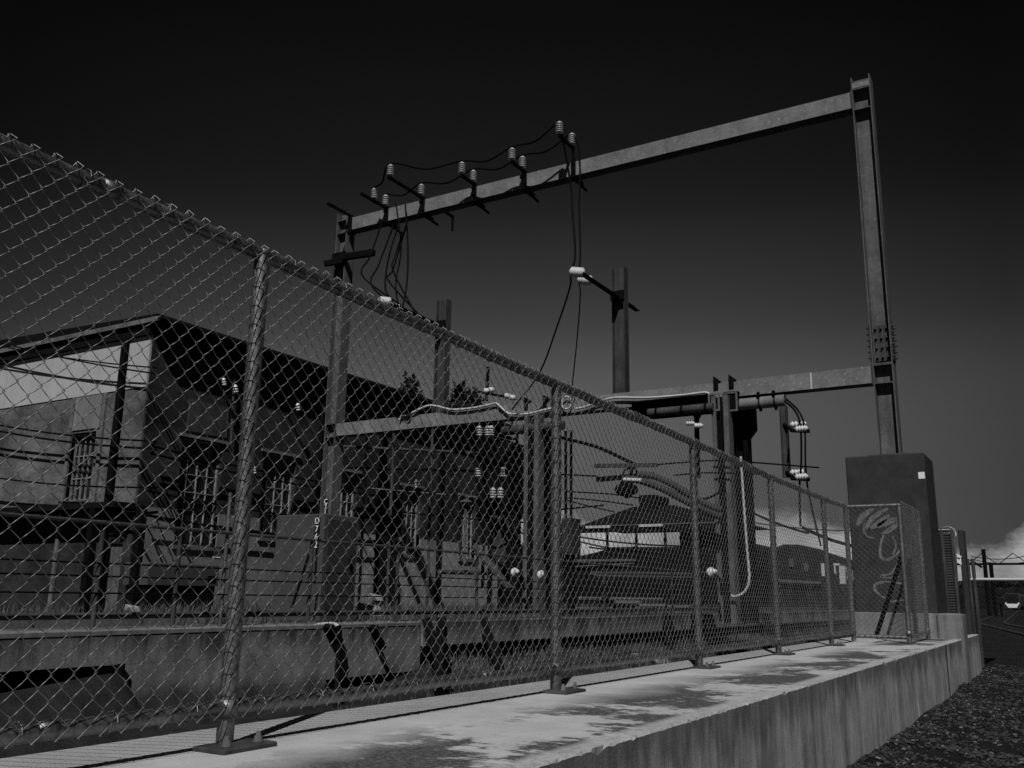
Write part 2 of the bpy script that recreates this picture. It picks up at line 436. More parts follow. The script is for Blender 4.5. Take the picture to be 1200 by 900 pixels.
# pier
px0, px1, py0, py1, pz1 = -2.93, -1.79, 15.04, 16.05, 2.2
pier = thing('gantry_pier', (-2.36, 15.5, -.16), 'tall dark painted pier with pale scribbled graffiti carrying the right leg of the gantry', 'pier')
MB().bbox((px0,py0,-.16), (px1,py1,pz1), .015).build('shaft', PIER, pier)
s_ = onY(1080, 557, py0)
MB().box((s_.x-.045, py0-.004, s_.z-.05), (s_.x+.045, py0+.002, s_.z+.05)).build('sticker', SIGNW, pier)
gr = MB()
def stroke(pts, w, wob=0):
    P = spline([onY(x, y, py0-.004) for x, y in pts], 6)
    vs = []; fs = []
    for i, p in enumerate(P):
        d = P[min(i+1, len(P)-1)] - P[max(i-1, 0)]; d.y = 0
        if d.length < 1e-6: d = V((1,0,0))
        d.normalize(); a = V((-d.z, 0, d.x))
        t = i/(len(P)-1); ww = w*(.5 + .5*math.sin(math.pi*min(1, max(.08, t))))*random.uniform(.85, 1.1)
        vs += [p + a*ww/2, p - a*ww/2]
        vs[-1].y = vs[-2].y = py0-.004-.0004*len(fs) % .003
    for i in range(len(P)-1): fs.append((2*i, 2*i+1, 2*i+3, 2*i+2))
    gr.add(vs, fs)
stroke([(1004,616),(1012,604),(1024,596)], .09); stroke([(1014,620),(1024,606),(1040,596)], .08)
stroke([(1020,619),(1030,613),(1042,604)], .09); stroke([(1028,617),(1040,612),(1052,608)], .10)
stroke([(1034,626),(1044,620),(1054,612)], .07); stroke([(1013,612),(1012,620),(1016,628),(1024,631)], .03)
stroke([(1036,626),(1032,638),(1032,652),(1040,656),(1050,650),(1058,640)], .045)
stroke([(1046,628),(1050,640),(1046,650)], .03)
stroke([(1052,660),(1044,672),(1032,675),(1040,677),(1054,676)], .035)
stroke([(1058,684),(1040,682),(1028,684),(1025,690),(1032,698),(1044,704)], .045)
stroke([(1040,706),(1052,704),(1062,703)], .03)
gr.build('graffiti', CHALK, pier, fix=False)

# ------------------------------------------------------------------ gantry
GY = 15.5
XR, XL = -2.32, -13.95
g = thing('steel_gantry', (XR, GY, 2.2), 'big rusty steel portal gantry of H section columns and two long beams against the sky', 'gantry')
def column(x, z0, z1, parent, stiff=(), joint=None):
    c = MB().hsec((x,GY,z0), (x,GY,z1), .30, .31, .018, (1,0,0)).build('column', STEELC, parent)
    for z in stiff: MB().box((x-.135, GY-.147, z-.008), (x+.135, GY-.009, z+.008)).build('stiffener', STEELC, c)
    if joint:
        b = MB()
        for sx in (-1, 1):
            b.box((x+sx*.156, GY-.13, joint-.32), (x+sx*.17, GY+.13, joint+.32))
            for zz in (-.25,-.15,-.05,.05,.15,.25):
                for yy in (-.09, .09):
                    b.lathe((x+sx*.17, GY+yy, joint+zz), (sx,0,0), [(0,.022),(.022,.022),(.023,.012),(.045,.012)], 6)
        b.box((x-.11, GY-.026, joint-.3), (x+.11, GY-.01, joint+.3))
        for zz in (-.24,-.08,.08,.24):
            for xx in (-.085, 0, .085): b.lathe((x+xx, GY-.026, joint+zz), (0,-1,0), [(0,.022),(.022,.022),(.023,.012),(.05,.012)], 6)
        b.build('splice_plate', STEELD, c)
    return c
zj = onY(1038, 402, GY).z
zl = 3.555; zu = 8.42
column(XR, 2.2, 8.83, g, (8.60, 8.22, 3.70, 3.40, zj-.36), zj)
MB().box((XR-.137, GY-.148, 8.62), (XR+.137, GY+.10, 8.72)).build('cap_plate', STEEL, g)
MB().bbox((XR-.3, GY-.3, 2.2), (XR+.3, GY+.3, 2.235), .006).build('base_plate', STEELD, g)
column(XL, -.35, 8.75, g, (8.56, 8.24, 7.6, 3.7, 3.4))
def beam(z, x0, x1, h, name):
    b = MB().hsec((x0,GY,z), (x1,GY,z), h, .27, .016, (0,1,0))
    o = b.build(name, STEEL, g); return o
ub = beam(zu, XL+.16, XR-.16, .30, 'upper_beam')
lb = beam(zl, XL+.16, XR-.16, .28, 'lower_beam')
# splice seam on the lower beam and end plates
sx = onY(953, 450, GY).x
MB().box((sx-.012, GY-.139, zl-.139), (sx+.012, GY-.1355, zl+.139)).build('splice_seam', WHITE, lb)
for xx, zz in ((XR-.17, zu), (XL+.17, zu), (XR-.17, zl), (XL+.17, zl)):
    MB().box((xx-.009, GY-.15, zz-.17), (xx+.009, GY+.15, zz+.17)).build('end_plate', STEELD, g)

# ------------------------------------------------------------------ insulators
def rib_profile(L, r0, r1, n):
    pr = [(0, r0*.7), (L*.04, r0)]
    for i in range(n):
        t = L*(.08 + .84*i/n); s_ = L*.84/n
        pr += [(t, r0), (t+s_*.2, r1*.96), (t+s_*.42, r1), (t+s_*.6, r1*.85), (t+s_*.75, r0)]
    pr += [(L*.93, r0), (L*.95, r0*.75), (L, r0*.6)]
    return pr
def insulator(base, axis, L, r, parent, n=5, mat_=CERAM):
    o = MB().lathe(base, axis, rib_profile(L, r*.62, r, n), 16).build('insulator', mat_, parent)
    return o
# brackets on the upper beam: beam pixel column, arm z, y of insulators, arm y range
BR = [(672, 8.87, (14.76, 15.30), (14.72, 15.38), 'highest and farthest right'),
      (615, 8.62, (14.84, 15.26), (14.80, 15.38), 'second from the right'),
      (556, 8.62, (14.86, 15.30), (14.82, 15.38), 'third from the right'),
      (496, 8.60, (14.18, 15.28), (14.10, 16.55), 'on the longest arm'),
      (454, 8.58, (14.90, 15.30), (14.45, 15.75), 'second from the left column')]
INS = {}
for i, (px, az, ys, (a, b), lab) in enumerate(BR):
    bx = onY(px, 200 if px > 600 else 230, GY-.14).x
    t = thing('insulator_bracket', (bx, GY-.14, zu+.15), 'pair of ribbed insulators on the upper beam, ' + lab, 'insulator bracket', 'insulator brackets along the upper gantry beam')
    m_ = MB().bar((bx, a, az), (bx, b, az), .05, .06)
    m_.bar((bx, b-.03, az), (bx, b-.03, zu-.18), .05, .03, up=V((0,1,0)))
    m_.build('arm', BLACK, t)
    c = MB()
    c.box((bx-.05, GY-.16, zu-.20), (bx+.05, GY-.136, zu+.20)); c.box((bx-.05, GY-.22, zu-.215), (bx+.05, GY+.22, zu-.165))
    c.lathe((bx, GY-.16, zu-.12), (0,-1,0), [(0,.022),(.04,.022)], 6).lathe((bx, GY-.16, zu+.1), (0,-1,0), [(0,.022),(.04,.022)], 6)
    c.bar((bx, GY-.2, zu-.19), (bx, GY+.45, zu-.24), .04, .04)
    c.build('clamp', BLACK, t)
    for k, y in enumerate(ys):
        insulator((bx, y, az+.035), (0,0,1), .27, .075, t, 5, CERDK)
        MB().lathe((bx, y, az-.05), (0,0,1), [(0,.02),(.085,.02)], 8).build('pin', BLACK, t)
        MB().lathe((bx, y, az+.305), (0,0,1), [(0,.03),(.03,.03),(.04,.015)], 8).build('cap', BLACK, t)
        INS[(i, k)] = V((bx, y, az+.335))
# bare arm by the left column
bx = onY(411, 255, GY-.14).x
t = thing('bare_bracket', (bx, GY, 8.6), 'bare dark arm jutting forward from the left end of the upper beam, no insulators', 'bracket')
MB().bar((bx, 14.55, 8.62), (bx, GY+.1, 8.62), .05, .06).build('arm', BLACK, t)
MB().box((bx-.05, GY-.165, zu-.22), (bx+.05, GY-.137, zu+.19)).build('clamp', BLACK, t)

def cable(label, pts, r=.012, m_=None, name='cable', cat='cable', group=None, k=8, n=6):
    o = MB().tube(spline(pts, k), r, n).build(name, m_ or CABLE, fix=False)
    return tag(o, label, cat, group)
GC = 'cables strung between the insulators of the gantry'
for k, nm in ((0, 'front'), (1, 'back')):
    P = []
    for i in range(5):
        P.append(INS[(i, k)])
        if i < 4:
            md = (INS[(i, k)] + INS[(i+1, k)])/2; md.z -= .16; P.append(md)
    cable('dark cable looping from insulator to insulator along the %s row of the upper beam' % nm, P, .02, group=GC)

# short posts standing on the lower beam
def short_post(px, lab, armz, y0, y1, ins_y):
    x = onY(px, 460, GY).x
    t = thing('steel_post', (x, GY, zl+.14), lab, 'post', 'short posts standing on the lower gantry beam')
    p = MB(); p.hsec((x,GY,zl+.15), (x,GY,6.18), .20, .26, .014, (1,0,0)); p.box((x-.16,GY-.134,zl+.141),(x+.16,GY+.134,zl+.152))
    p.build('shaft', STEELD, t)
    a = MB(); ax = x - .0
    a.box((ax-.05, y0, armz-.05), (ax-.04, y1, armz+.05)); a.box((ax-.039, y0, armz-.05), (ax+.05, y1, armz-.04))
    a.box((ax-.14, GY-.14, armz-.09), (ax+.14, GY-.115, armz+.09))
    a.build('cross_arm', BLACK, t)
    res = []
    for j, y in enumerate(ins_y):
        L = .30
        o = V((ax-.03-.02, y, armz+.05 - .05*j))
        insulator(o, (-1,0,.25) if px > 600 else (-1,0,.25), L, .095, t, 5)
        res.append(o + V((-1,0,.25)).normalized()*L)
    return res
R1 = short_post(728, 'right of two short steel posts on the lower beam, pale insulators on its cross arm', 5.6, 14.02, 16.35, (14.08, 14.4))
R2 = short_post(517, 'left of two short steel posts on the lower beam, half hidden by the fence rail', 5.6, 13.7, 15.75, (13.76, 14.1))
GD = 'cables dropping from the upper beam'
Q = INS[(0,1)]
cable('cable dropping from the midspan insulators to the front insulator of the right short post', [INS[(0,0)], onY(668,212,15.2), onY(671,250,14.9), onY(674,300,14.4), R1[0]], .02, group=GD)
cable('cable dropping from the midspan insulators to the back insulator of the right short post', [INS[(0,1)], onY(679,180,15.2), onY(679,250,14.9), onY(680,300,14.5), R1[1]], .017, group=GD)
cable('slanting cable from the right short post down to the conduit on the lower beam', [R1[0], onY(668,336,14.2), onY(652,385,14.6), onY(632,437,14.9), onY(600,480,15.2)], .016, group=GD)
cable('nearly vertical cable hanging from the pale insulators of the right short post', [R1[1], onY(680,345,14.4), onY(676,400,14.8), onY(671,448,15.1), onY(670,470,15.3)], .012, group=GD)
# bunch of drop cables at the left
LC = [((447,262),(434,300),(424,322),(460,352)), ((462,262),(444,310),(436,335),(480,372)), ((470,255),(456,300),(452,340),(470,358)),
      ((476,265),(461,315),(456,330),(500,378)), ((464,238),(470,290),(464,330),(466,356)), ((475,240),(478,290),(477,330),(472,360)), ((478,258),(463,300),(461,318),(486,366))]
for i, c in enumerate(LC):
    P = [onY(x, y, 15.25 - .18*j) if j < 3 else onX(x, y, -11.06) for j, (x, y) in enumerate(c)]
    cable('drop cable in the bunch hanging under the left end of the upper beam', P, .019, group='bunch of cables under the left end of the upper beam')
# small horizontal bracket on the left column
t = thing('column_bracket', (XL, GY-.3, 7.0), 'dark channel bracket clamped across the left gantry column below the upper beam', 'bracket')
a, b = onY(398, 302, GY-.2), onY(438, 296, GY-.2)
MB().bar(a, b, .12, .14).build('channel', BLACK, t); MB().bar(onY(380,309,GY-.4), onY(402,306,GY-.2), .1, .12).build('stub', BLACK, t)
MB().box((XL-.2, GY-.2, a.z-.14), (XL+.2, GY-.165, a.z+.14)).build('clamp', BLACK, t)

# clamps on top of the lower beam
for px, lb_ in ((842, 'left of two dark clips on the lower beam above the front frame leg'), (860, 'right of two dark clips on the lower beam above the front frame leg'),
                (621, 'left of two dark clips on the lower beam by the middle frame'), (643, 'right of two dark clips on the lower beam by the middle frame')):
    x = onY(px, 450, GY).x
    t = thing('beam_clip', (x, GY, zl+.14), lb_, 'clip', 'clips on the lower beam')
    MB().prism([(x-.05, GY-.155, zl+.145), (x+.09, GY-.155, zl+.145), (x-.04, GY-.155, zl+.26)], (0,.2,0)).build('jaw', BLACK, t)
    MB().box((x-.04, GY-.165, zl+.02), (x+.04, GY-.138, zl+.144)).build('plate', BLACK, t)

# frame legs under the lower beam
def leg(px0, px1, lab, y, z0, z1, m_, gusset=False, py=500):
    xa, xb = onY(px0, py, y).x, onY(px1, py, y).x; x = (xa+xb)/2; w = xb-xa
    t = thing('frame_leg', (x, y, z0), lab, 'steel leg', 'legs of the frames under the lower beam')
    for sx in (-1, 1):
        c_ = x + sx*(w/2 - w*.14)
        MB().box((c_-w*.14, y-.12, z0), (c_+w*.14, y-.105, z1)).box((c_+(sx*w*.14)-.006, y-.1049, z0), (c_+(sx*w*.14)+.006, y+.12, z1)).build('channel', m_, t)
    MB().box((x-w*.36, y+.02, z0), (x+w*.36, y+.03, z1)).build('web_plate', BLACK, t)  # shade of the gap between the channels, put into a black plate
    MB().box((x-w/2-.06, y-.17, z0), (x+w/2+.06, y+.17, z0+.02)).build('foot_plate', STEELD, t)
    if gusset:
        MB().prism([(x-w*.5-.1, y-.14, z1), (x+w*.5+.12, y-.14, z1), (x+w*.5+.12, y-.14, z1-.45), (x+w*.4, y-.14, z1-.62), (x-w*.5-.02, y-.14, z1-.35)], (0,.28,0)).build('gusset', BLACK, t)
    return t
leg(837, 856, 'lit front leg of the right frame, two flanges catching the light', 15.2, -.4, 3.40, STEELC)
leg(861, 877, 'black leg of the right frame with a wide gusset at its top', 15.9, -.4, 3.36, BLACK, True)  # this leg's shade is put into its colour, hence black
leg(618, 634, 'lit front leg of the middle frame', 15.2, -.4, 3.40, STEELC)
leg(640, 652, 'dark second leg of the middle frame beside the fence post', 15.9, -.4, 3.38, BLACK)
# channels alongside under the beam
t = thing('steel_channel', (-6.2, GY-.25, 3.2), 'dark open ended channel under the lower beam, left of the right frame leg', 'channel')
a = onY(836, 473, GY-.27); b = onY(738, 481, GY-.27); z = a.z
m_ = MB(); H = .16
m_.box((b.x, GY-.38, z+H-.02), (a.x, GY-.16, z+H)); m_.box((b.x, GY-.38, z-H), (a.x, GY-.16, z-H+.02)); m_.box((b.x, GY-.18, z-H+.021), (a.x, GY-.16, z+H-.021))
m_.build('channel', BLACK, t)
fr = MB(); y = GY-.385
fr.box((a.x-.05,y-.01,z-H),(a.x-.02,y+.01,z+H)).box((a.x+.12,y-.01,z-H),(a.x+.15,y+.01,z+H)).box((a.x-.02,y-.01,z+H-.03),(a.x+.12,y+.01,z+H)).box((a.x-.02,y-.01,z-H),(a.x+.12,y+.01,z-H+.03))
fr.build('end_frame', GALV, t)
t = thing('steel_channel', (-4.9, GY-.3, 3.2), 'short boxed channel end clamped to the right frame just left of the black leg', 'channel')
a = onY(856, 471, GY-.3); z = a.z; fr = MB(); y = GY-.32; w = .13
fr.box((a.x-w,y-.01,z-.17),(a.x-w+.03,y+.01,z+.17)).box((a.x+w-.03,y-.01,z-.17),(a.x+w,y+.01,z+.17)).box((a.x-w+.03,y-.01,z+.14),(a.x+w-.03,y+.01,z+.17)).box((a.x-w+.03,y-.01,z-.17),(a.x+w-.03,y+.01,z-.14))
fr.build('end_frame', STEELC, t)
MB().box((a.x-w+.032, y+.012, z-.138), (a.x+w-.032, y+.5, z+.138)).build('void', BLACK, t)
MB().box((a.x-.12, GY-.28, z+.172), (a.x+.12, GY-.14, z+.19)).build('clamp', BLACK, t)

# pipe under the beam on the right with its hanging pole
t = thing('pipe_boom', (-4.2, GY, 3.2), 'short grey pipe slung under the lower beam right of the black leg', 'pipe')
a, b = onY(868, 474, GY-.05), onY(920, 469, GY-.05)
z = (a.z+b.z)/2
MB().tube([(a.x, GY-.05, z), (b.x, GY-.05, z)], .105, 14).build('pipe', STEEL, t)
for px in (892, 910):
    c = MB(); x = onY(px, 472, GY).x
    c.lathe((x-.012, GY-.05, z), (1,0,0), [(0,.112),(.024,.112)], 14); c.box((x-.02, GY-.19, z+.1), (x+.02, GY+.09, z+.16)); c.box((x-.02, GY-.08, z-.15), (x+.02, GY-.02, z-.105))
    c.build('u_bolt', BLACK, t)
hp = onY(919, 500, GY-.1)
t = thing('hanging_pole', (hp.x, GY-.1, 3.3), 'thin dark pole hanging below the pipe on the right with two bracketed white insulators', 'pole')
zb = onY(920, 560, GY-.1).z
MB().hsec((hp.x, GY-.1, zb), (hp.x, GY-.1, z-.11), .1, .12, .01, (1,0,0)).build('shaft', STEELD, t)
for py in (497, 553):
    q = onY(922, py, GY-.1); q.x = hp.x
    e = onY(930, py+4, GY-.5)
    MB().tube(spline([q, q+V((.15,-.15,-.12)), e + V((-.02,0,-.05)), e + V((.25,0,-.08))]), .03, 8).build('arm', BLACK, t)
    insulator(onY(926, py+1, GY-.45), (1,0,.02), .26, .055, t, 4); insulator(onY(932, py+6, GY-.6), (1,0,.02), .2, .055, t, 4)
GH = 'cables beside the hanging pole'
cable('left cable arching from the pipe end down past the white insulators of the hanging pole', [onY(920,470,GY-.1), onY(932,482,GY-.35), onY(938,500,GY-.55), onY(939,540,GY-.55), onY(937,570,GY-.5), onY(938,617,GY-.4)], .018, group=GH)
cable('right cable arching from the pipe end and splaying right towards the pier', [onY(922,468,GY-.1), onY(936,482,GY-.35), onY(943,502,GY-.55), onY(944,545,GY-.55), onY(948,580,GY-.4), onY(962,640,GY-.2)], .016, group=GH)
# fitting between, left of the right frame: little hanger with pale insulators
q = onY(818, 470, GY-.2)
t = thing('cable_hanger', (q.x, GY-.2, q.z), 'dark cable hanger under the channel with two small white insulators', 'hanger')
h_ = MB().bar(onY(816,480,GY-.2), onY(818,560,GY-.2), .09, .06); h_.tube(spline([onY(812,484,GY-.25), onY(817,492,GY-.3), onY(822,484,GY-.25)]), .02, 6); h_.build('stem', BLACK, t)
insulator(onY(804,496,GY-.35), (1,0,-.05), .16, .05, t, 3); insulator(onY(814,499,GY-.35), (1,0,-.05), .15, .05, t, 3)
# small pale insulators seen above the beam through the fence
for (x, y), lab in (((577,463), 'cluster of small white insulators above the lower beam by the fence rail'),):
    q = onY(x, y, GY+.6)
    t = thing('insulator_cluster', q, lab, 'insulators')
    MB().bar(onY(570,470,GY+.6), onY(572,430,GY+.6), .05, .05).build('stem', BLACK, t)
    MB().bar(onY(560,459,GY+.6), onY(604,467,GY+.6), .05, .05).build('arm', BLACK, t)
    for xx, yy in ((567,457),(573,456),(592,463),(598,465)): insulator(onY(xx, yy+1, GY+.55), (1,0,-.1), .13, .06, t, 3)

# white conduit along the lower beam
P = [onY(x, y, GY-.19) for x, y in ((468,492),(471,487),(478,486),(500,476),(512,476),(530,480),(555,478),(575,474),(582,473),(590,480),(598,485),(618,485),(640,480),(655,477))]
cable('white conduit snaking along the left half of the lower beam', P, .024, WHITE, 'conduit', 'conduit')
P = [onY(x, y, GY-.20) for x, y in ((675,479),(685,477),(705,470),(722,466),(760,466),(800,463),(825,460),(832,462))]
cable('white conduit lying straight on the lower beam left of the right frame', P, .022, WHITE, 'conduit', 'conduit')
P = [onY(664,472,GY-.2) + V((math.cos(a_)*.1, 0, math.sin(a_)*.12)) for a_ in [i*.55 for i in range(12)]]
cable('small ring of white conduit coiled above the lower beam beside the second fence post', P, .018, WHITE, 'conduit', 'conduit')
# second pipe under the beam left
t = thing('pipe_boom', (-9, GY, 3.1), 'dark pipe slung under the lower beam around the middle frame', 'pipe')
a, b = onY(590, 505, GY-.3), onY(660, 513, GY-.3); MB().tube([a, V((b.x, a.y, a.z))], .09, 12).build('pipe', STEELD, t)
for px in (600, 617, 650):
    m_ = MB(); x = onY(px, 506, GY-.3).x; m_.lathe((x-.02, GY-.3, a.z), (1,0,0), [(0,.1),(.04,.1)], 12).box((x-.015, GY-.31, a.z+.1), (x+.015, GY-.29, 3.40)); m_.build('hanger', BLACK, t)
t = thing('pipe_boom', (-9, GY, 3.1), 'dark pipe under the channel left of the right frame, sagging slightly', 'pipe')
a, b = onY(760, 484, GY-.45), onY(836, 480, GY-.45); MB().tube([a, V((b.x, a.y, a.z))], .075, 12).build('pipe', STEELD, t)
for px in (770, 800, 828):
    x = onY(px, 484, GY-.45).x; MB().lathe((x-.02, a.y, a.z), (1,0,0), [(0,.085),(.04,.085)], 12).build('hanger', BLACK, t)
# ------------------------------------------------------------------ retaining wall, walkway beam, struts
WX = -6.5; WT = -.295
w = thing('retaining_wall', (WX, 6.9, -1.3), 'stained concrete retaining wall with a dark low opening, behind the fence on the left', 'wall')
m_ = MB(); m_.box((-7.0, -4, -.56), (WX, 8.86, WT-.04)); m_.box((-7.0, 4.93, -.83), (WX, 8.86, -.562)); m_.box((-7.0, 4.93, -1.6), (WX, 7.3, -.832))
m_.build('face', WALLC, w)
MB().bbox((-7.05, -4, WT-.038), (WX+.005, 8.84, WT), .008).build('coping', PEDC, w)
MB().box((-9.5,-4,-1.7), (-9.4,4.9,-.5)).build('recess', BLACK, w)
MB().tube([onX(142,778,WX+.03), onX(135,866,WX+.03)], .03, 8).build('jamb', BLACK, w)
b = thing('walkway_beam', (WX, 9, -.6), 'long concrete edge beam of a raised walkway over a grassy bank', 'beam')
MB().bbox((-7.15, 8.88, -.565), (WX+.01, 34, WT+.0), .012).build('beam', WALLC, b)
for y, dy in ((9.02, 0), (10.55, 0), (17.4, 0), (24, 0)):
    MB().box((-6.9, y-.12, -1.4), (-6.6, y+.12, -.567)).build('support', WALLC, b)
GS = 'black struts against the walkway beam'
def strut(p0, p1, wd, lab, x, x1=None):
    a = onX(*p0, x); c = onX(*p1, x1 or x)
    o = MB().bar(a, c, wd, .1, up=V((1,0,0))).build('raking_strut', BLACK); tag(o, lab, 'strut', GS)
strut((501,730), (524,806), .13, 'black slanting strut, left leg of the V under the end of the walkway beam', WX+.1, -5.5)
strut((518,729), (514,810), .13, 'black upright strut, right leg of the V under the end of the walkway beam', WX+.24, -5.4)
strut((568,729), (592,802), .13, 'black slanting strut under the walkway beam right of the V pair', WX+.1, -5.5)
strut((780,722), (788,772), .11, 'black strut under the walkway beam farthest to the right', WX+.1, -5.7)
strut((437,734), (447,760), .06, 'short thin strut on the retaining wall left of the V pair', WX+.06)
strut((384,733), (397,752), .05, 'small diagonal brace on the retaining wall beside the hanging cable', WX+.06)
cable('dark cable hanging down the retaining wall below the grey cabinet', [onX(397,733,WX+.08), onX(398,750,WX+.08), onX(395,790,WX+.1), onX(393,835,WX+.25), onX(392,860,WX+.5)], .028)
cable('pale conduit bending over the coping of the retaining wall by the grey cabinet', [onX(300,739,WX-.02), onX(360,735,WX-.02), onX(375,732,WX-.02), onX(390,731,WX+.02), onX(396,734,WX+.06)], .02, WHITE, 'conduit', 'conduit')
cable('thin pipe laid along the retaining wall top behind its coping', [V((-6.9, -2, -.2)), V((-6.9, 3, -.2)), V((-6.9, 7, -.2)), V((-6.9, 30, -.22))], .03, STEELD, 'pipe', 'pipe')

# post and rail wire fence on the wall
wf = thing('wire_fence', (-6.6, 6, WT), 'thin post and wire fence with one pipe rail along the retaining wall top', 'fence')
for y in (2.2, 3.3, 4.72, 5.48, 7.12, 8.54, 10.2, 12, 14, 17, 20):
    MB().tube([(-6.62,y,WT-.01),(-6.62,y,.55)], .02, 8).build('post', STEELD, wf)
MB().tube([(-6.6,-2,.535),(-6.6,22,.52)], .016, 8).build('rail', RAILG, wf)
for z in (.21, .11, -.02): MB().tube([(-6.6,-2,z+.01),(-6.6,8,z),(-6.6,22,z)], .007, 5).build('wire', CABLE, wf)
for y in (6.0, 6.12): MB().tube([(-6.62,y,WT),(-6.62,y,.9 if y<6.1 else .6)], .018, 8).build('post', RAILG, wf)

# ------------------------------------------------------------------ cabinet and markers
cb = thing('kiosk_cabinet', (-7.3, 7.98, -.29), 'plain grey metal electrical cabinet standing behind the retaining wall', 'cabinet')
MB().bbox((-7.72, 7.7, -.28), (-7.0, 8.28, .86), .012).build('body', CABG, cb)
MB().box((-6.999, 7.76, -.2), (-6.99, 8.22, .80)).build('door', PIER, cb)
MB().box((-6.99, 8.12, .3), (-6.965, 8.15, .42)).build('handle', BLACK, cb)
o = MB().bar(onX(342,712,-6.9), onX(362,650,-6.9), .02, .02).build('stay_rod', CABLE); tag(o, 'thin slanting stay rod leaning beside the grey cabinet', 'rod')

def glyphs(txt, size, parent, place, m_, name='lettering'):
    # stacked characters, each placed by place(i) -> matrix
    out = MB()
    for i, ch in enumerate(txt):
        cu = bpy.data.curves.new('glyph', 'FONT'); cu.body = ch; cu.size = size; cu.extrude = .001; cu.align_x = 'CENTER'; cu.offset = size*.012
        ob = bpy.data.objects.new('glyph', cu); COL.objects.link(ob)
        bpy.context.view_layer.update()
        me = ob.evaluated_get(bpy.context.evaluated_depsgraph_get()).to_mesh()
        M = place(i)
        out.add([M @ v.co for v in me.vertices], [tuple(p.vertices) for p in me.polygons])
        ob.to_mesh_clear(); bpy.data.objects.remove(ob); bpy.data.curves.remove(cu)
    return out.build(name, m_, parent)
def marker(c, w, h, txt, size, lab):
    t = thing('number_marker', c - V((0,0,h/2)), lab, 'marker')
    MB().box((c.x-w/2, c.y-.006, c.z-h/2), (c.x+w/2, c.y+.006, c.z+h/2)).build('plate', SIGNB, t)
    n = len(txt)
    def place(i):
        z = c.z + h/2 - (i+.5)*h/n - size*.36
        return Matrix.Translation((c.x, c.y-.008, z)) @ Matrix.Rotation(math.pi/2, 4, 'X')
    glyphs(txt, size, t, place, SIGNW)
    MB().tube([(c.x, c.y+.012, c.z-h/2-.35), (c.x, c.y+.012, c.z+h/2)], .011, 6).build('stake', CABLE, t)
# sits on a little stake in front of the cabinet
c1 = onY(371.5, 624, 7.15); marker(c1, .062, .32, 'D762', .088, 'narrow upright black marker with white characters D762 in front of the cabinet')
c2 = onY(382, 594, 7.9); marker(c2, .055, .19, 'C71', .08, 'shorter narrow upright black marker with white characters C71 above the cabinet')

# ------------------------------------------------------------------ building
BX, BY = -16.0, 12.06; BZ = -.6; RT = 5.53
bd = thing('brick_substation', (-20, 18, BZ), 'large sooty brick substation building with dark eaves and a pale band on its gable', 'building')
# walls are built as strips around openings
def wall_grid(axis, fixed, a0, a1, z0, z1, holes, th):
    """rectangles of wall around holes; axis 'x' -> runs along x at y=fixed (faces -y); 'y' -> runs along y at x=fixed (faces +x)"""
    m_ = MB(); xs = sorted({a0, a1, *[h[0] for h in holes], *[h[1] for h in holes]}); zs = sorted({z0, z1, *[h[2] for h in holes], *[h[3] for h in holes]})
    for i in range(len(xs)-1):
        for j in range(len(zs)-1):
            cx, cz = (xs[i]+xs[i+1])/2, (zs[j]+zs[j+1])/2
            if any(h[0] < cx < h[1] and h[2] < cz < h[3] for h in holes): continue
            if axis == 'x': m_.box((xs[i], fixed, zs[j]), (xs[i+1], fixed+th, zs[j+1]))
            else: m_.box((fixed-th, xs[i], zs[j]), (fixed, xs[i+1], zs[j+1]))
    return m_
gw = [(-18.38, -17.5, 1.85, 3.30)]
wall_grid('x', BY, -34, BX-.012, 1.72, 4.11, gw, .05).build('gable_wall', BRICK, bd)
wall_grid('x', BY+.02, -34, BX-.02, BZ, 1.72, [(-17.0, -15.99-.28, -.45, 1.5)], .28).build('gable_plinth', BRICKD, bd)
MB().box((-34, BY-.02, 4.11), (BX-.014, BY+.03, 5.198)).build('pale_band', PALE, bd)
lw = [(13.08, 14.2, .95, 3.22), (15.42, 16.5, 1.25, 3.22), (17.9, 18.8, 1.2, 3.1), (20.7, 21.6, 1.1, 3.0), (23.6, 24.5, 1.1, 3.0)]
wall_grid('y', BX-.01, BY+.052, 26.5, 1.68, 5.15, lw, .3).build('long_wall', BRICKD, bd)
wall_grid('y', BX+.02, BY+.31, 17.3, BZ, 1.675, [(h[0], h[1], h[2], 1.675) for h in lw[:2]], .34).build('painted_plinth', LOWPAINT, bd)
wall_grid('y', BX+.021, 17.31, 26.5, BZ, 1.56, [(h[0], h[1], h[2], 1.56) for h in lw[2:]], .34).build('painted_plinth', PLINTHP, bd)
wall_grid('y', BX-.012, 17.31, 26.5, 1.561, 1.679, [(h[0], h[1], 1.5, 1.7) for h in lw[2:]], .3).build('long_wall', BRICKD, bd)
MB().box((-34, 26.2, BZ), (BX-.32, 26.5, 5.15)).build('rear_wall', BRICKD, bd)
MB().box((-34.3, BY+.31, BZ), (-34, 26.5, 5.15)).build('side_wall', BRICKD, bd)
MB().box((-33.9, BY+1.5, BZ), (BX-1.2, BY+1.55, 5.0)).build('interior_partition', BLACK, bd)
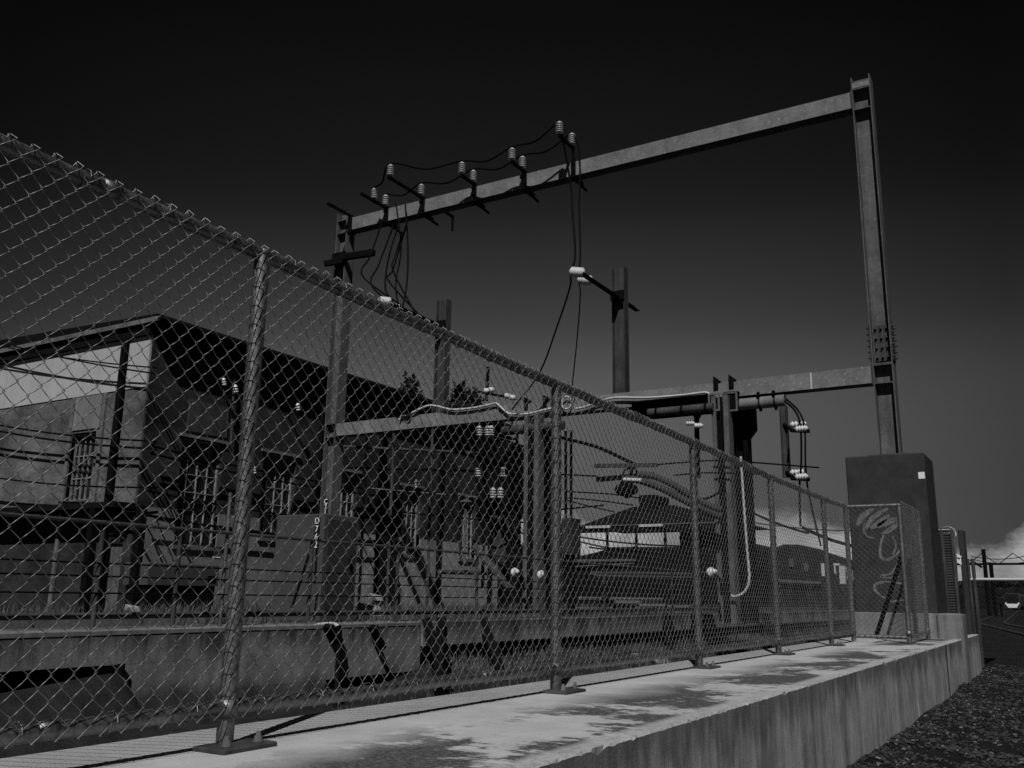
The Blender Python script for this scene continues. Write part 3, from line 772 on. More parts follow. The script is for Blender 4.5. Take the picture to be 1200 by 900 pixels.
# roof with deep eaves and fascia
rf = MB(); rf.add([(-34.6,BY-.16,RT),(BX+.30,BY-.16,RT),(BX+.30,27,RT),(-34.6,27,RT),(-34.6,BY-.16,RT+.06),(BX+.30,BY-.16,RT+.06),(BX+.30,27,RT+.06),(-34.6,27,RT+.06),(-25,BY-.16,RT+.35),(-25,27,RT+.35)],
    [(3,2,1,0),(0,1,5,8,4),(1,2,6,5),(2,3,7,9,6),(3,0,4,7),(5,6,9,8),(8,9,7,4)])
ro = rf.build('roof', ROOFD, bd)
MB().box((-34.6, BY-.18, RT-.10), (BX+.32, BY-.14, RT-.004)).build('fascia', TRIM, ro)
MB().box((BX+.28, BY-.138, RT-.16), (BX+.32, 27, RT-.004)).build('fascia', ROOFD, ro)
MB().box((-34, BY-.10, 5.2), (BX+.02, BY+.3, 5.42)).build('soffit', ROOFD, bd)
MB().box((-.02+BX, BY+.31, 5.16), (BX+.27, 26.6, 5.2)).build('soffit', ROOFD, bd)
gt = MB().tube([(BX+.37, BY-.16, RT-.05), (BX+.37, 27, RT-.05)], .06, 8).build('gutter', ROOFD, bd)
# openings
def window(axis, fixed, a0, a1, z0, z1, nv, nh, m_=None, inset=.12):
    f = MB(); t_ = .022
    def bx(p0, p1, q0, q1, d0, d1):
        if axis == 'x': f.box((p0, fixed+d0, q0), (p1, fixed+d1, q1))
        else: f.box((fixed-d1, p0, q0), (fixed-d0, p1, q1))
    bx(a0, a0+t_*1.6, z0, z1, inset, inset+.06); bx(a1-t_*1.6, a1, z0, z1, inset, inset+.06)
    bx(a0+t_*1.6, a1-t_*1.6, z1-t_*1.6, z1, inset, inset+.06); bx(a0+t_*1.6, a1-t_*1.6, z0, z0+t_*1.6, inset, inset+.06)
    for i in range(1, nv):
        c = a0 + (a1-a0)*i/nv; bx(c-.009, c+.009, z0+t_*1.6, z1-t_*1.6, inset+.01, inset+.045)
    for i in range(1, nh):
        c = z0 + (z1-z0)*i/nh; bx(a0+t_*1.6, a1-t_*1.6, c-.009, c+.009, inset+.014, inset+.041)
    w_ = f.build('window', m_ or FRAME, bd)
    g_ = MB()
    if axis == 'x': g_.box((a0+.02, fixed+inset+.046, z0+.02), (a1-.02, fixed+inset+.055, z1-.02))
    else: g_.box((fixed-inset-.055, a0+.02, z0+.02), (fixed-inset-.046, a1-.02, z1-.02))
    g_.build('pane', GLASSD, w_)
    s_ = MB()
    if axis == 'x': s_.box((a0-.06, fixed-.06, z0-.08), (a1+.06, fixed+inset, z0-.002))
    else: s_.box((fixed-inset, a0-.06, z0-.08), (fixed+.07, a1+.06, z0-.002))
    s_.build('sill', TRIM, w_)
window('x', BY, -18.38, -17.5, 1.85, 3.30, 5, 3)
for i, h in enumerate(lw): window('y', BX, *h, 4, 6 if i == 0 else 5)
# pale panels over the openings
MB().box((-18.42, BY-.03, 3.36), (-17.4, BY-.003, 4.09)).build('panel', LOWPAINT, bd)
MB().box((BX-.007, 13.15, 3.36), (BX+.02, 14.25, 4.05)).build('panel', STEELD, bd)
for h in lw: MB().box((BX-.006, h[0]-.1, h[3]+.004), (BX+.05, h[1]+.1, h[3]+.07)).build('lintel', TRIM, bd)
# pilasters, pipes, awning
for px in (85, 121):
    x = onY(px, 500, BY).x; MB().box((x-.05, BY-.05, -.4), (x+.05, BY-.002, 4.10)).build('pilaster', TRIM, bd)
x = onY(152, 400, BY).x
MB().tube([(x,BY-.1,-.5),(x,BY-.1,5.2)], .075, 10).build('downpipe', BLACK, bd)
MB().box((-34, BY-.5, 1.60), (BX+.03, BY-.012, 1.715)).build('awning', ROOFD, bd)
for px in (104, 160): 
    x = onY(px, 650, BY-.45).x; MB().box((x-.08, BY-.5, BZ), (x+.08, BY-.36, 1.595)).build('awning_post', BLACK, bd)
MB().box((-17.0, BY+.1, -.45), (-16.28, BY+.16, 1.49)).build('door', DOORM, bd)
for py_, nm in ((14.75, 1), (17.2, 2), (19.6, 3), (22.4, 4), (25.2, 5)):
    MB().tube([(BX+.1,py_,-.5),(BX+.1,py_,5.1)], .06, 8).build('downpipe', BLACK, bd)
# wall fittings
for (px, py), (qx, qy) in (((275,459),(262,500)),):
    MB().tube([onX(px, py-30, BX+.12), onX(px-4, py+60, BX+.12)], .03, 6).build('conduit', STEELD, bd)
ss = thing('warning_sign', onY(137,640,BY-.02), 'white warning sign with a black oval header on the plank door of the brick building', 'sign')
a, b = onY(128,625,BY+.085), onY(148,637,BY+.085)
MB().box((a.x, BY+.08, b.z), (b.x, BY+.095, a.z)).build('plate', SIGNW, ss)
m_ = MB(); zc = a.z-(a.z-b.z)*.22; ov = [(a.x+(b.x-a.x)*.5 + (b.x-a.x)*.49*math.cos(t), BY+.078, zc+(a.z-b.z)*.2*math.sin(t)) for t in [i*math.pi/8 for i in range(16)]]
m_.prism(ov, (0,-.004,0))
for u, s_ in ((.25,.09),(.75,.09)):
    cx = a.x+(b.x-a.x)*u; cz = b.z+(a.z-b.z)*.28
    m_.prism([(cx-.04,BY+.078,cz+.035),(cx+.04,BY+.078,cz+.035),(cx+.045,BY+.078,cz),(cx,BY+.078,cz-.05),(cx-.045,BY+.078,cz)], (0,-.004,0))
m_.build('pictogram', SIGNB, ss)
s2 = thing('wall_notice', onX(254,652,BX), 'small white notice on the grey painted plinth of the brick building', 'notice')
a, b = onX(250,645,BX+.03), onX(258.5,654,BX+.03)
MB().box((BX+.022, a.y, b.z), (BX+.03, b.y, a.z)).build('plate', SIGNW, s2)
MB().box((BX+.031, a.y+.02, b.z+(a.z-b.z)*.62), (BX+.034, b.y-.02, b.z+(a.z-b.z)*.7)).build('pictogram', SIGNB, s2)
# cabinets along the long wall
for (x0, y0, x1, y1, xx), lab in (((168,661,257,692,-14.9), 'long low grey bunker box against the painted plinth below the tall window'),):
    a, b = onX(205, 660, xx), onX(256, 687, xx)
    t = thing('low_box', (xx-.3, (a.y+b.y)/2, BZ), lab, 'box')
    MB().bbox((xx-.7, a.y-.6, b.z), (xx, b.y, a.z), .02).build('body', CABG, t); MB().box((xx-.65, a.y-.55, -.45), (xx-.05, b.y-.05, b.z)).build('skid', BLACK, t)
    MB().box((xx, b.y-.3, b.z+.1), (xx+.02, b.y-.12, b.z+.2)).build('vent', BLACK, t)
# power lines crossing in front of the gable
GL = 'service wires crossing in front of the brick building'
for i, (ya, yb, lab) in enumerate(((398,438,'topmost service wire, crossing the pale band of the brick building'),(402,431,'second service wire from the top, crossing the pale band'),(495,517,'thick service wire at the head of the gable window'),(502,526,'thick service wire just under the one at the gable window head'),(557,571,'lone service wire across the middle of the gable window'),(586,600,'lowest thick service wire, level with the awning'))):
    th = (.018, .016, .022, .025, .02, .028)[i]
    k = (yb-ya)/180
    p = onY(-40, ya-k*40, BY-.45); q = onX(480 if i > 1 else 470, yb+k*290, -14.6)
    c = onY(184, yb, BY-.25)
    pts = sag(p, c, .10, 10)
    if i > 1: pts += sag(V((BX+.2, BY+.1, c.z)), V((BX+.18, 20.5, c.z-.1)), .12, 12)
    cable(lab, pts, th, group=GL, k=1)

# ------------------------------------------------------------------ switchgear clutter round the middle frame
def boxthing(name, p0, p1, y, dep, lab, cat, m_=PIER, door=True, feet=True):
    a, b = onY(*p0, y), onY(*p1, y)
    t = thing(name, ((a.x+b.x)/2, y+dep/2, b.z), lab, cat)
    MB().bbox((a.x, y, b.z), (b.x, y+dep, a.z), .01).build('body', m_, t)
    if door:
        w_ = b.x-a.x
        MB().box((a.x+.05*w_, y-.012, b.z+.05), (b.x-.05*w_, y-.001, a.z-.05)).build('door', m_, t)
        MB().box((a.x+.8*w_, y-.03, (a.z+b.z)/2), (a.x+.86*w_, y-.012, (a.z+b.z)/2+.12)).build('handle', BLACK, t)
    if feet and b.z > -.3: MB().box(((a.x+b.x)/2-.06, y+dep*.4, -.45), ((a.x+b.x)/2+.06, y+dep*.6, b.z)).build('pedestal', BLACK, t)
    return t
boxthing('switch_cabinet', (578,604), (596,662), 16.6, .5, 'tall dark switch cabinet left of the middle frame', 'cabinet', PIER)
boxthing('switch_cabinet', (592,638), (616,672), 15.6, .5, 'squat black switch cabinet between the tall one and the lit leg', 'cabinet', BLACK)
boxthing('switch_cabinet', (641,614), (655,668), 15.5, .4, 'narrow black cabinet fixed at the foot of the dark second leg', 'cabinet', BLACK)
boxthing('switch_cabinet', (658,607), (669,650), 15.0, .4, 'dark grey box on a pedestal just right of the second fence post', 'cabinet', PIER)
boxthing('equipment_rack', (560,520), (596,604), 17.2, .9, 'dark bank of high switchgear hung behind the middle frame at the building end', 'switchgear', BLACK, False)
# busbar poles within the rack
for i, (px, y0, y1, lab) in enumerate(((569,505,690,'thin dark upright pole left of the switch cabinets'), (606,500,600,'thin dark upright pole between the switchgear and the lit leg'), (663,505,608,'pair of pipes rising from the grey box beside the second fence post'), (546,590,660,'short lamp pole with a white cap in front of the building end'))):
    a, b = onY(px, y0, 16.3), onY(px, y1, 16.3)
    o = MB().tube([V((a.x, 16.3, b.z)), a], .035 if i != 2 else .03, 8)
    if i == 2: o.tube([V((a.x+.12, 16.3, b.z)), a+V((.12,0,0))], .03, 8)
    if i == 3: o.lathe((a.x, 16.3, a.z), (0,0,1), [(0,.03),(.02,.16),(.06,.1),(.1,.02)], 12)
    tag(o.build('upright_pole', BLACK if i < 3 else STEELC), lab, 'pole')
random.seed(31)
for i in range(16):
    x0 = random.uniform(548, 612); y0 = random.uniform(505, 620)
    P = [onY(x0, y0, 16.4), onY(x0+random.uniform(8,26), y0+random.uniform(4,26), 16.2), onY(x0+random.uniform(20,48), y0+random.uniform(-12,34), 16.0)]
    cable('dark jumper cable tangled among the switchgear left of the middle frame', P, .018, group='jumper cables in the switchgear', k=6, n=5)
for i in range(9):
    x0 = random.uniform(556, 600); y0 = random.choice((512, 530, 560, 585))
    q = onY(x0, y0, 16.1)
    t = thing('bushing', q, 'small ribbed bushing among the dark switchgear left of the middle frame', 'bushing', 'bushings in the switchgear')
    insulator(q, (0,0,1), .24, .07, t, 4, CERDK); MB().lathe(q+V((0,0,-.12)), (0,0,1), [(0,.04),(.12,.04)], 8).build('base', BLACK, t)
# horizontal busbars and brackets off the building end
for i, (a, b, lab) in enumerate((((592,553),(700,558),'upper thin bus bar running right from the switchgear'), ((628,600),(708,592),'thin tie bar between the middle frame and the second post'))):
    tag(MB().bar(onY(*a, 16), onY(*b, 16), .03, .03).build('bus_bar', BLACK), lab, 'bus bar')
GB = 'bus bars and conduits in front of the brick building'
for a, b, r, m_, lab in (((398,523),(604,533),.035,STEELD,'upper long bus pipe crossing in front of the far windows of the brick building'),
     ((402,548),(600,553),.025,BLACK,'second long bus pipe below the upper one in front of the brick building'),
     ((430,572),(560,583),.02,STEELC,'pale conduit run in front of the far windows of the brick building'),
     ((470,600),(590,612),.02,BLACK,'low dark conduit run in front of the far windows of the brick building')):
    tag(MB().tube([onY(*a, 17.6), onY(*b, 17.6)], r, 8).build('bus_pipe', m_), lab, 'pipe', GB)
for k_, (x, y0, y1) in enumerate(((432,470,700),(462,500,720),(508,470,640))):
    lab = ('left of three thin uprights in front of the far building windows','middle of three thin uprights in front of the far building windows','right of three thin uprights in front of the far building windows')[k_]
    a, b = onY(x, y0, 17.2), onY(x, y1, 17.2)
    tag(MB().tube([V((a.x, 17.2, -.45)), a], .035, 8).build('upright_pole', STEELD if k_ else BLACK), lab, 'pole', GB)
for k_, ((x, y), lab) in enumerate((((277,461),'pair of small white insulators on the brick wall left of the near fence post'),((298,556),'single small white insulator right of the near fence post'),((350,482),'small white insulator below the eaves, right of the near fence post'),((489,572),'small white insulator on the bus pipe before the far windows'))):
    q = onX(x, y, BX+.35) if k_ < 3 else onY(x, y, 17.5)
    t = thing('wall_insulator', q, lab, 'insulator')
    insulator(q, (0,-.3,1), .2, .055, t, 3)
    if k_ == 0: insulator(q+V((0,-.35,.1)), (0,-.3,1), .18, .05, t, 3)
    MB().bar(q+V((-.35,0,-.05)), q+V((.03,0,-.02)), .04, .04).build('bracket', BLACK, t)
for k_, (a, b, lab) in enumerate((((556,640),(598,690),'slanting grey board propped at the foot of the switch cabinets'),)):
    tag(MB().bar(onY(*a, 16.2), onY(*b, 15.6), .16, .05).build('leaning_board', STEELD), lab, 'bar')
# white insulator caps at the frame feet
for i, (x, y, lab) in enumerate(((603,671,'left of the two white bell shaped insulators at the foot of the middle frame'),(634,674,'right of the two white bell shaped insulators at the foot of the middle frame'),(833,671,'lone white bell shaped insulator left of the right frame leg'))):
    q = onY(x, y, 14.6)
    t = thing('bell_insulator', q, lab, 'insulator', 'white bell insulators')
    MB().lathe(q, (1,-.5,.2), [(-.1,.02),(-.06,.05),(0,.085),(.03,.082),(.05,.05),(.08,.04),(.12,.03)], 18).build('bell', CERAM, t)
    MB().tube([q + V((0,.1,0)), q + V((.1,.15,-.1)), q+V((.12,.15,-.35))], .025, 6).build('stem', BLACK, t)

# hoses and lamp support left of the right frame
GHO = 'thick hoses left of the right frame'
ho = [([(748,556),(765,558),(785,566),(806,578),(826,590),(846,598)], .06, 'topmost thick dark hose sloping down to the right frame'),
      ([(752,560),(770,568),(790,576),(804,580),(822,585),(838,580),(848,572)], .02, 'thin looping cable hugging the topmost hose'),
      ([(733,561),(750,563),(775,572),(800,585),(825,597),(846,606)], .065, 'lower thick dark hose sloping down to the right frame')]
for pts, r, lab in ho:
    cable(lab, [onY(x, y, 14.7) for x, y in pts], r, HOSE if r > .05 else CABLE, 'hose', 'hose', GHO, n=10)
tag(MB().bar(onY(697,546,14.8), onY(770,545,14.8), .05, .07).build('cross_bar', STEELD), 'upper grey cross bar left of the hoses', 'bar')
tag(MB().bar(onY(699,562,14.8), onY(766,556,14.8), .05, .085).build('cross_bar', BLACK), 'lower black cross bar left of the hoses', 'bar')
t = thing('hose_hanger', onY(739,565,14.7), 'dark hanger with a white bar holding the ends of the hoses', 'hanger')
MB().bar(onY(740,548,14.7), onY(738,582,14.7), .05, .05).build('stem', BLACK, t)
MB().tube([onY(731,562,14.6), onY(752,563,14.6)], .035, 8).build('white_bar', WHITE, t)
m_ = MB()
for x, y in ((727,574),(731,571),(735,578),(742,574),(736,569)): m_.lathe(onY(x,y,14.65), (0,-1,.2), [(-.06,.03),(-.02,.09),(.04,.09),(.08,.03)], 10)
m_.tube(spline([onY(728,568,14.7), onY(732,552,14.7), onY(742,548,14.7), onY(748,556,14.7)]), .02, 6)
m_.build('fitting', BLACK, t)
GO = 'overhead wires right of the middle frame'
for i, (pts, r, lab) in enumerate((([(655,512),(700,524),(735,540),(745,545)], .035, 'pair of heavy wires sloping from the middle frame to the cross bar'),
     ([(663,576),(715,579),(752,584)], .014, 'upper of three thin wires left of the canopy roof'), ([(663,583),(705,587),(742,592)], .014, 'middle of three thin wires left of the canopy roof'),
     ([(663,586),(690,593),(720,600)], .014, 'lowest of three thin wires left of the canopy roof'), ([(765,545),(800,542),(850,540),(960,548)], .014, 'thin wire running right from the upper cross bar'),
     ([(790,557),(830,554),(900,556)], .014, 'thin wire running right above the hoses'))):
    cable(lab, [onY(x, y, 15) for x, y in pts], r, group=GO)
for k_, (a_, b_) in enumerate((((672,628),(800,640)),((676,634),(770,648)),((690,641),(745,641)))):
    cable(('uppermost','middle','lowest')[k_]+' thin wire crossing the bright gap under the canopy roof', sag(onY(*a_, 20), onY(*b_, 20), .05), .022, group='wires across the canopy gap', k=1)
cable('white hose hanging down the black leg of the right frame and curling at its end', [onY(x, y, 15.0) for x, y in ((868,535),(871,580),(873,610),(876,650),(878,680),(872,694),(862,699),(857,698))], .022, WHITE, 'hose', 'hose')
for i, ((x0,y0),(x1,y1),lab) in enumerate((((880,600),(948,625),'upper black wire drooping towards the pier behind the fence'),((880,612),(1000,622),'thin wire level over the distant clouds behind the fence'),((940,618),(1000,640),'heavy black wire continuing down to the pier'))):
    cable(lab, sag(onY(x0,y0,15.4), onY(x1,y1,15.4), .03), (.022,.01,.03)[i], group='wires between the right frame and the pier', k=1)

# pipes and stacks on the yard
YZ = -.42
def pipeobj(a, b, r, lab, m_=GALV, cap=True):
    tag(MB().tube([a, b], r, 10).build('pipe', m_), lab, 'pipe')
pipeobj(onX(515,670,-11), onX(592,672,-11), .05, 'pale pipe lying level in the yard left of the middle frame')
pipeobj(onX(694,672,-11), onX(812,673,-11), .06, 'upper pale pipe lying level in the yard under the canopy')
pipeobj(onX(688,675,-10.8), onX(812,677,-10.8), .045, 'lower thin pale pipe lying level in the yard under the canopy')
sk = thing('rail_rack', onX(750,705,-10.4), 'low trestle rack holding the stacked bars in the yard', 'rack')
for px in (694, 740, 800):
    p = onX(px, 700, -10.6)
    MB().box((p.x-.6, p.y-.06, -.6), (p.x-.5, p.y+.06, p.z-.3)).box((p.x+.1, p.y-.06, -.6), (p.x+.2, p.y+.06, p.z-.3)).box((p.x-.62, p.y-.07, p.z-.299), (p.x+.22, p.y+.07, p.z-.24)).build('trestle', TIMBER, sk)
random.seed(5)
for i in range(11):
    x = random.uniform(-11.1, -10.45); row = i // 4
    a = onX(random.uniform(686, 715), 700, -10.7); b = onX(random.choice((740, 780, 782)), 700, -10.7)
    z = a.z - .2 + row*.09
    tag(MB().bar((-11.0+.16*(i % 4)+.05*row, a.y, z), (-11.0+.16*(i % 4)+.05*row, b.y, z), .07, .07).build('stacked_bar', STONE if i % 3 else TIMBER), 'old pale bar in the stack lying on the trestle rack in the yard', 'bar', 'stacked bars on the rack')
for i, (x, y, s_, lab) in enumerate(((435,713,.2,'pale broken slab leaning in the grass right of the grey cabinet'), (441,699,.13,'smaller pale lump of rubble above the broken slab'), (156,712,.1,'trapezoid concrete footing block on the kerb by the building'), (765,773,.45,'pale flat stone slab on the grassy bank right of the third strut'))):
    X = (-7.4, -8.2, -9.0, -5.5)[i]
    q = onX(x, y, X); m_ = MB(); L = s_; c_ = s_/.34; h0 = len(m_.v)
    m_.add([(q.x-.2,q.y-L*.6,q.z-.1),(q.x+.2,q.y-L*.5,q.z-.12),(q.x+.15,q.y+L*.7,q.z-.12),(q.x-.2,q.y+L*.6,q.z-.08),(q.x-.15,q.y-L*.75,q.z+.1),(q.x+.12,q.y-L*.8,q.z+.02),(q.x+.1,q.y+L*.5,q.z+.03),(q.x-.16,q.y+L*.55,q.z+.06)],
       [(3,2,1,0),(4,5,6,7),(0,1,5,4),(1,2,6,5),(2,3,7,6),(3,0,4,7)])
    m_.v = [V((q.x+(p.x-q.x)*c_, p.y, q.z+(p.z-q.z)*min(1, c_*1.2))) for p in m_.v]
    tag(m_.build('rubble_block', STONE), lab, 'rubble')
# kerb behind the wall
tag(MB().bbox((-8.5,-3,-.6), (-8.3,7.55,-.235), .02).build('kerb', TIMBER), 'old edging kerb in front of the building yard, weedy on top', 'kerb')
# ------------------------------------------------------------------ ground
def h_ground(x, y):
    return mnoise.noise(V((x*.25, y*.25, 1)))*.05 + mnoise.noise(V((x*1.3, y*1.3, 2)))*.02
big = MB(); big.add([(-3000,-3000,-1.55),(3000,-3000,-1.55),(3000,3000,-1.55),(-3000,3000,-1.55)], [(0,1,2,3)])
struct('ground', big, BALLAST, False)
def sheet(x0, x1, nx, y0, y1, ny, zf):
    m_ = MB(); vs = []; fs = []
    for j in range(ny+1):
        for i in range(nx+1):
            x = x0+(x1-x0)*i/nx; y = y0+(y1-y0)*j/ny; vs.append((x, y, zf(x, y)))
    for j in range(ny):
        for i in range(nx):
            a = j*(nx+1)+i; fs.append((a, a+1, a+nx+2, a+nx+1))
    return m_.add(vs, fs, True)
def z_mulch(x, y):
    base = -1.27 + .004*y*(1 if y < 20 else 0) + (.08 if y >= 20 else 0)
    heap = .10*max(0, 1 - (x+1.5)/.9) if x < -.6 else 0      # bark banked against the plinth
    return base + heap + mnoise.noise(V((x*.8, y*.8, 3)))*.05 + mnoise.noise(V((x*4, y*4, 3)))*.02
struct('bark_ground', sheet(-1.56, 9, 90, -3, 26, 220, z_mulch), MULCH, False)
def z_bank(x, y):
    # trench between plinth and retaining wall, bank rising under the walkway beam
    t = max(0, min(1, (-x-3.0)/3.9))
    low = -1.16 + .08*max(0, min(1, (y-5)/5))
    hi = -1.08 + .34*max(0, min(1, (y-7.5)/1.6))
    if y < 4.85:
        t = max(0, min(1, (-x-5.75)/.6)); hi = -.70 + .10*(y-4)
        return low + (hi-low)*t + h_ground(x, y)*.6 + max(0, -x-6.9)*.06
    return low + (hi-low)*t**1.6 + h_ground(x, y)
struct('bank', sheet(-9.6, -2.85, 66, -4, 36, 240, z_bank), GRASSG, False)
def z_yard(x, y): return -.45 + h_ground(x*.7, y*.7)*1.2
struct('yard_ground', sheet(-45, -7.0, 80, -6, 60, 140, z_yard), GRASSG, False)

def blades(spots_, hmin, hmax, lean=.5, w=.006):
    m_ = MB()
    for (x, y, z) in spots_:
        h = random.uniform(hmin, hmax); a = random.uniform(0, 6.283); l = random.uniform(.1, lean)*h
        dx, dy = math.cos(a), math.sin(a); px_, py_ = -dy*w, dx*w
        b0 = V((x, y, z-.01)); m1 = b0 + V((dx*l*.35, dy*l*.35, h*.6)); tp = b0 + V((dx*l, dy*l, h))
        o = V((px_, py_, 0))
        m_.add([b0-o, b0+o, m1+o*.7, m1-o*.7, tp], [(0,1,2,3),(3,2,4)])
    return m_
random.seed(12)
sp = []
while len(sp) < 16000:
    x = random.uniform(-6.9, -3.0); y = random.uniform(6.5, 22) if random.random() < .8 else random.uniform(3, 34)
    if y < 8.9 and x < -6.0 or y < 5 and x < -4.7: continue
    d_ = mnoise.noise(V((x*.9, y*.9, 9)))
    if d_ < random.uniform(-.5, .35): continue
    sp.append((x, y, z_bank(x, y)))
o = blades(sp, .04, .16).build('bank_grass', GRASSB, fix=False); tag(o, 'short dry grass growing on the bank between the fence and the walkway beam', 'grass', kind='stuff')
sp = []
while len(sp) < 16000:
    x = random.uniform(-15.5, -7.2); y = random.uniform(4, 34)
    if -7.8 < x < -6.95 and 7.6 < y < 8.4: continue
    if mnoise.noise(V((x*.6, y*.6, 4))) < random.uniform(-.4, .4): continue
    sp.append((x, y, z_yard(x, y)))
o = blades(sp, .08, .34, .6, .008).build('yard_grass', GRASSB, fix=False); tag(o, 'rank weeds and grass covering the yard in front of the brick building', 'grass', kind='stuff')

# bark chips
def chips(n, m_, name, lab, smin, smax):
    mb = MB()
    for _ in range(n):
        r = random.random()
        y = 3.5 + 16*r**1.3; x = random.uniform(-1.49, -1.49 + 1.2 + y*.35)
        if mnoise.noise(V((x*2.3, y*2.3, 8))) + .6*mnoise.noise(V((x*7, y*7, 3))) < random.uniform(-.55, .3): continue
        z = z_mulch(x, y) + .006; L = random.uniform(smin, smax); w_ = L*random.uniform(.1, .35); a = random.uniform(0, 6.28)
        u = V((math.cos(a), math.sin(a), random.uniform(-.35, .35))).normalized(); v_ = V((-math.sin(a), math.cos(a), random.uniform(-.5, .5))).normalized(); n_ = u.cross(v_)*.004
        c = V((x, y, z+abs(u.z)*L*.3))
        mb.add([c-u*L/2-v_*w_/2, c+u*L/2-v_*w_*.3, c+u*L*.45+v_*w_/2, c-u*L*.4+v_*w_*.4, c-u*L*.3+n_*3, c+u*L*.3+n_*3], [(0,1,5,4),(1,2,5),(2,3,4,5),(3,0,4)])
    tag(mb.build(name, m_, fix=False), lab, 'bark chips', kind='stuff')
chips(52000, CHIP, 'bark_chips', 'dark bark chips strewn over the ground beside the plinth', .015, .06)
chips(6500, CHIPL, 'pale_bark_chips', 'paler splinters scattered among the dark bark beside the plinth', .012, .045)

for k_, (x, y, lab) in enumerate(((1087,845,'nearest small dark weed tuft in the bark beside the plinth'),(1074,862,'small dark weed tuft at the very foot of the plinth'),(1156,848,'small dark weed tuft out in the bark away from the plinth'))):
    q = onZ(x, y, -1.24); random.seed(k_)
    o = blades([(q.x+random.gauss(0,.02), q.y+random.gauss(0,.02), q.z) for _ in range(70)], .05, .13, .8, .004).build('weed_tuft', GRASSG, fix=False)
    tag(o, lab, 'weed')
random.seed(77)
# ------------------------------------------------------------------ trackside on the right
GYR = 18.3
gt = thing('trackside_gate', onY(1145,790,GYR), 'dark chain link gate with a pale top rail closing the trackside beyond the plinth', 'gate')
for px, r in ((1133, .04), (1143, .032)):
    a, b = onY(px, 655 if px < 1140 else 690, GYR), onY(px+12, 795, GYR)
    MB().tube([V((a.x, GYR, -1.3)), V((a.x, GYR, .75))], r, 10).build('post', STEELD, gt)
xa = onY(1133, 680, GYR).x; zt = onY(1170, 679, GYR).z; zb_ = onY(1180, 796, GYR).z
MB().tube([(xa, GYR, zt), (3.2, GYR, zt)], .026, 10).build('rail', WHITE, gt); MB().tube([(xa, GYR, zb_), (3.2, GYR, zb_)], .026, 10).build('rail', GALV, gt)
MB().tube([(.55, GYR, -1.3), (.55, GYR, zt)], .03, 10).build('post', STEELD, gt)
netting(MB(), (xa, GYR-.03, 0), (1,0,0), (0,-1,0), 3.2, zb_, zt, .071, .0013, False, 21, 3).build('netting', WIREF, gt, fix=False)
sf = thing('side_fence', onY(1110,745,17.2), 'short dark panel fence between the pier and the trackside gate', 'fence')
for px in (1109, 1121):
    a = onY(px, 690, 17.2); MB().tube([V((a.x, 17.2, -1.2)), V((a.x, 17.2, 1.2))], .03, 8).build('post', STEELD, sf)
a = onY(1095, 650, 17.2); b = onY(1122, 700, 17.2)
MB().tube([(a.x-.4, 17.2, 1.18), (b.x, 17.2, 1.18)], .03, 8).build('rail', RAILG, sf)
m_ = MB()
for i in range(36): m_.tube([(a.x-.4, 17.22, -.4+i*.043), (b.x, 17.22, -.4+i*.043)], .024, 6)
m_.build('corrugated_panel', PIER, sf)
pr = thing('signal_pillar', onY(1130,690,18.0), 'dark square pillar with torn white posters beside the trackside gate', 'pillar')
a, b = onY(1122, 621, 18.0), onY(1136, 700, 18.0)
MB().bbox((a.x, 18.0, -1.3), (b.x, 18.35, a.z), .012).build('shaft', PIER, pr)
m_ = MB()
for pts in (((1114,640),(1118,640),(1120,648),(1127,652),(1124,656),(1116,650)), ((1118,652),(1126,654),(1127,662),(1119,658)), ((1112,622),(1118,619),(1121,626),(1118,634),(1113,636))):
    m_.prism([onY(x, y, 17.9) for x, y in pts], (0,.01,0))
m_.build('torn_poster', SIGNW, pr)
MB().tube(spline([onY(1100,622,17.8), onY(1108,618,17.8), onY(1117,621,17.8), onY(1119,640,17.8), onY(1122,690,17.8)]), .02, 6).build('cable', GALV, pr)

# tracks, curving away
def trackx(y, off): return off + 1.6 - 6.4*min(1, max(0, (y-24)/40))**1.0 - max(0, y-64)*.042
m1, m2 = MB(), MB()
for off in (0, 4.2):
    for s_ in (-.72, .72):
        P = [V((trackx(y, off)+s_, y, -1.17)) for y in [26+i*5 for i in range(60)]]
        m1.tube(P, .06, 6)
    for i in range(170):
        y = 26+i*.75; m2.box((trackx(y, off)-1.25, y-.12, -1.32), (trackx(y, off)+1.25, y+.12, -1.22))
tb = sheet(0, 1, 8, 0, 1, 60, lambda x, y: 0)
vs = []
for p in tb.v:
    y = 26 + p.y*300; x = trackx(y, 2.1) + (p.x-.5)*11; vs.append(V((x, y, -1.30 + .02*mnoise.noise(V((x, y, 0))))))
tb.v = vs; struct('track_ballast', tb, BALLAST, False)
struct('railway_track', m1, RAILM, False); struct('railway_sleepers', m2, SLEEPER, False)
# train
ty = 215; tx = onY(1186, 705, ty).x
tr = thing('train', (tx, ty, -1.1), 'small distant train coming head on along the track, white lower front', 'train')
W, H = 1.5, 3.0; tz = -1.0
poly = [(tx-W,ty,tz+.4),(tx-W*.8,ty,tz),(tx+W*.8,ty,tz),(tx+W,ty,tz+.4),(tx+W,ty,tz+H*.8),(tx+W*.75,ty,tz+H),(tx-W*.75,ty,tz+H),(tx-W,ty,tz+H*.8)]
MB().prism(poly, (0,60,0)).build('body', PIER, tr)
MB().box((tx-W*.8, ty-.12, tz+.95), (tx+W*.8, ty-.005, tz+H*.92)).build('windscreen', TRAINB, tr)
MB().prism([(tx-W*.85,ty-.3,tz+.9),(tx-W*.5,ty-.3,tz+.12),(tx+W*.5,ty-.3,tz+.12),(tx+W*.85,ty-.3,tz+.9)], (0,.29,0)).build('bumper', TRAINW, tr)
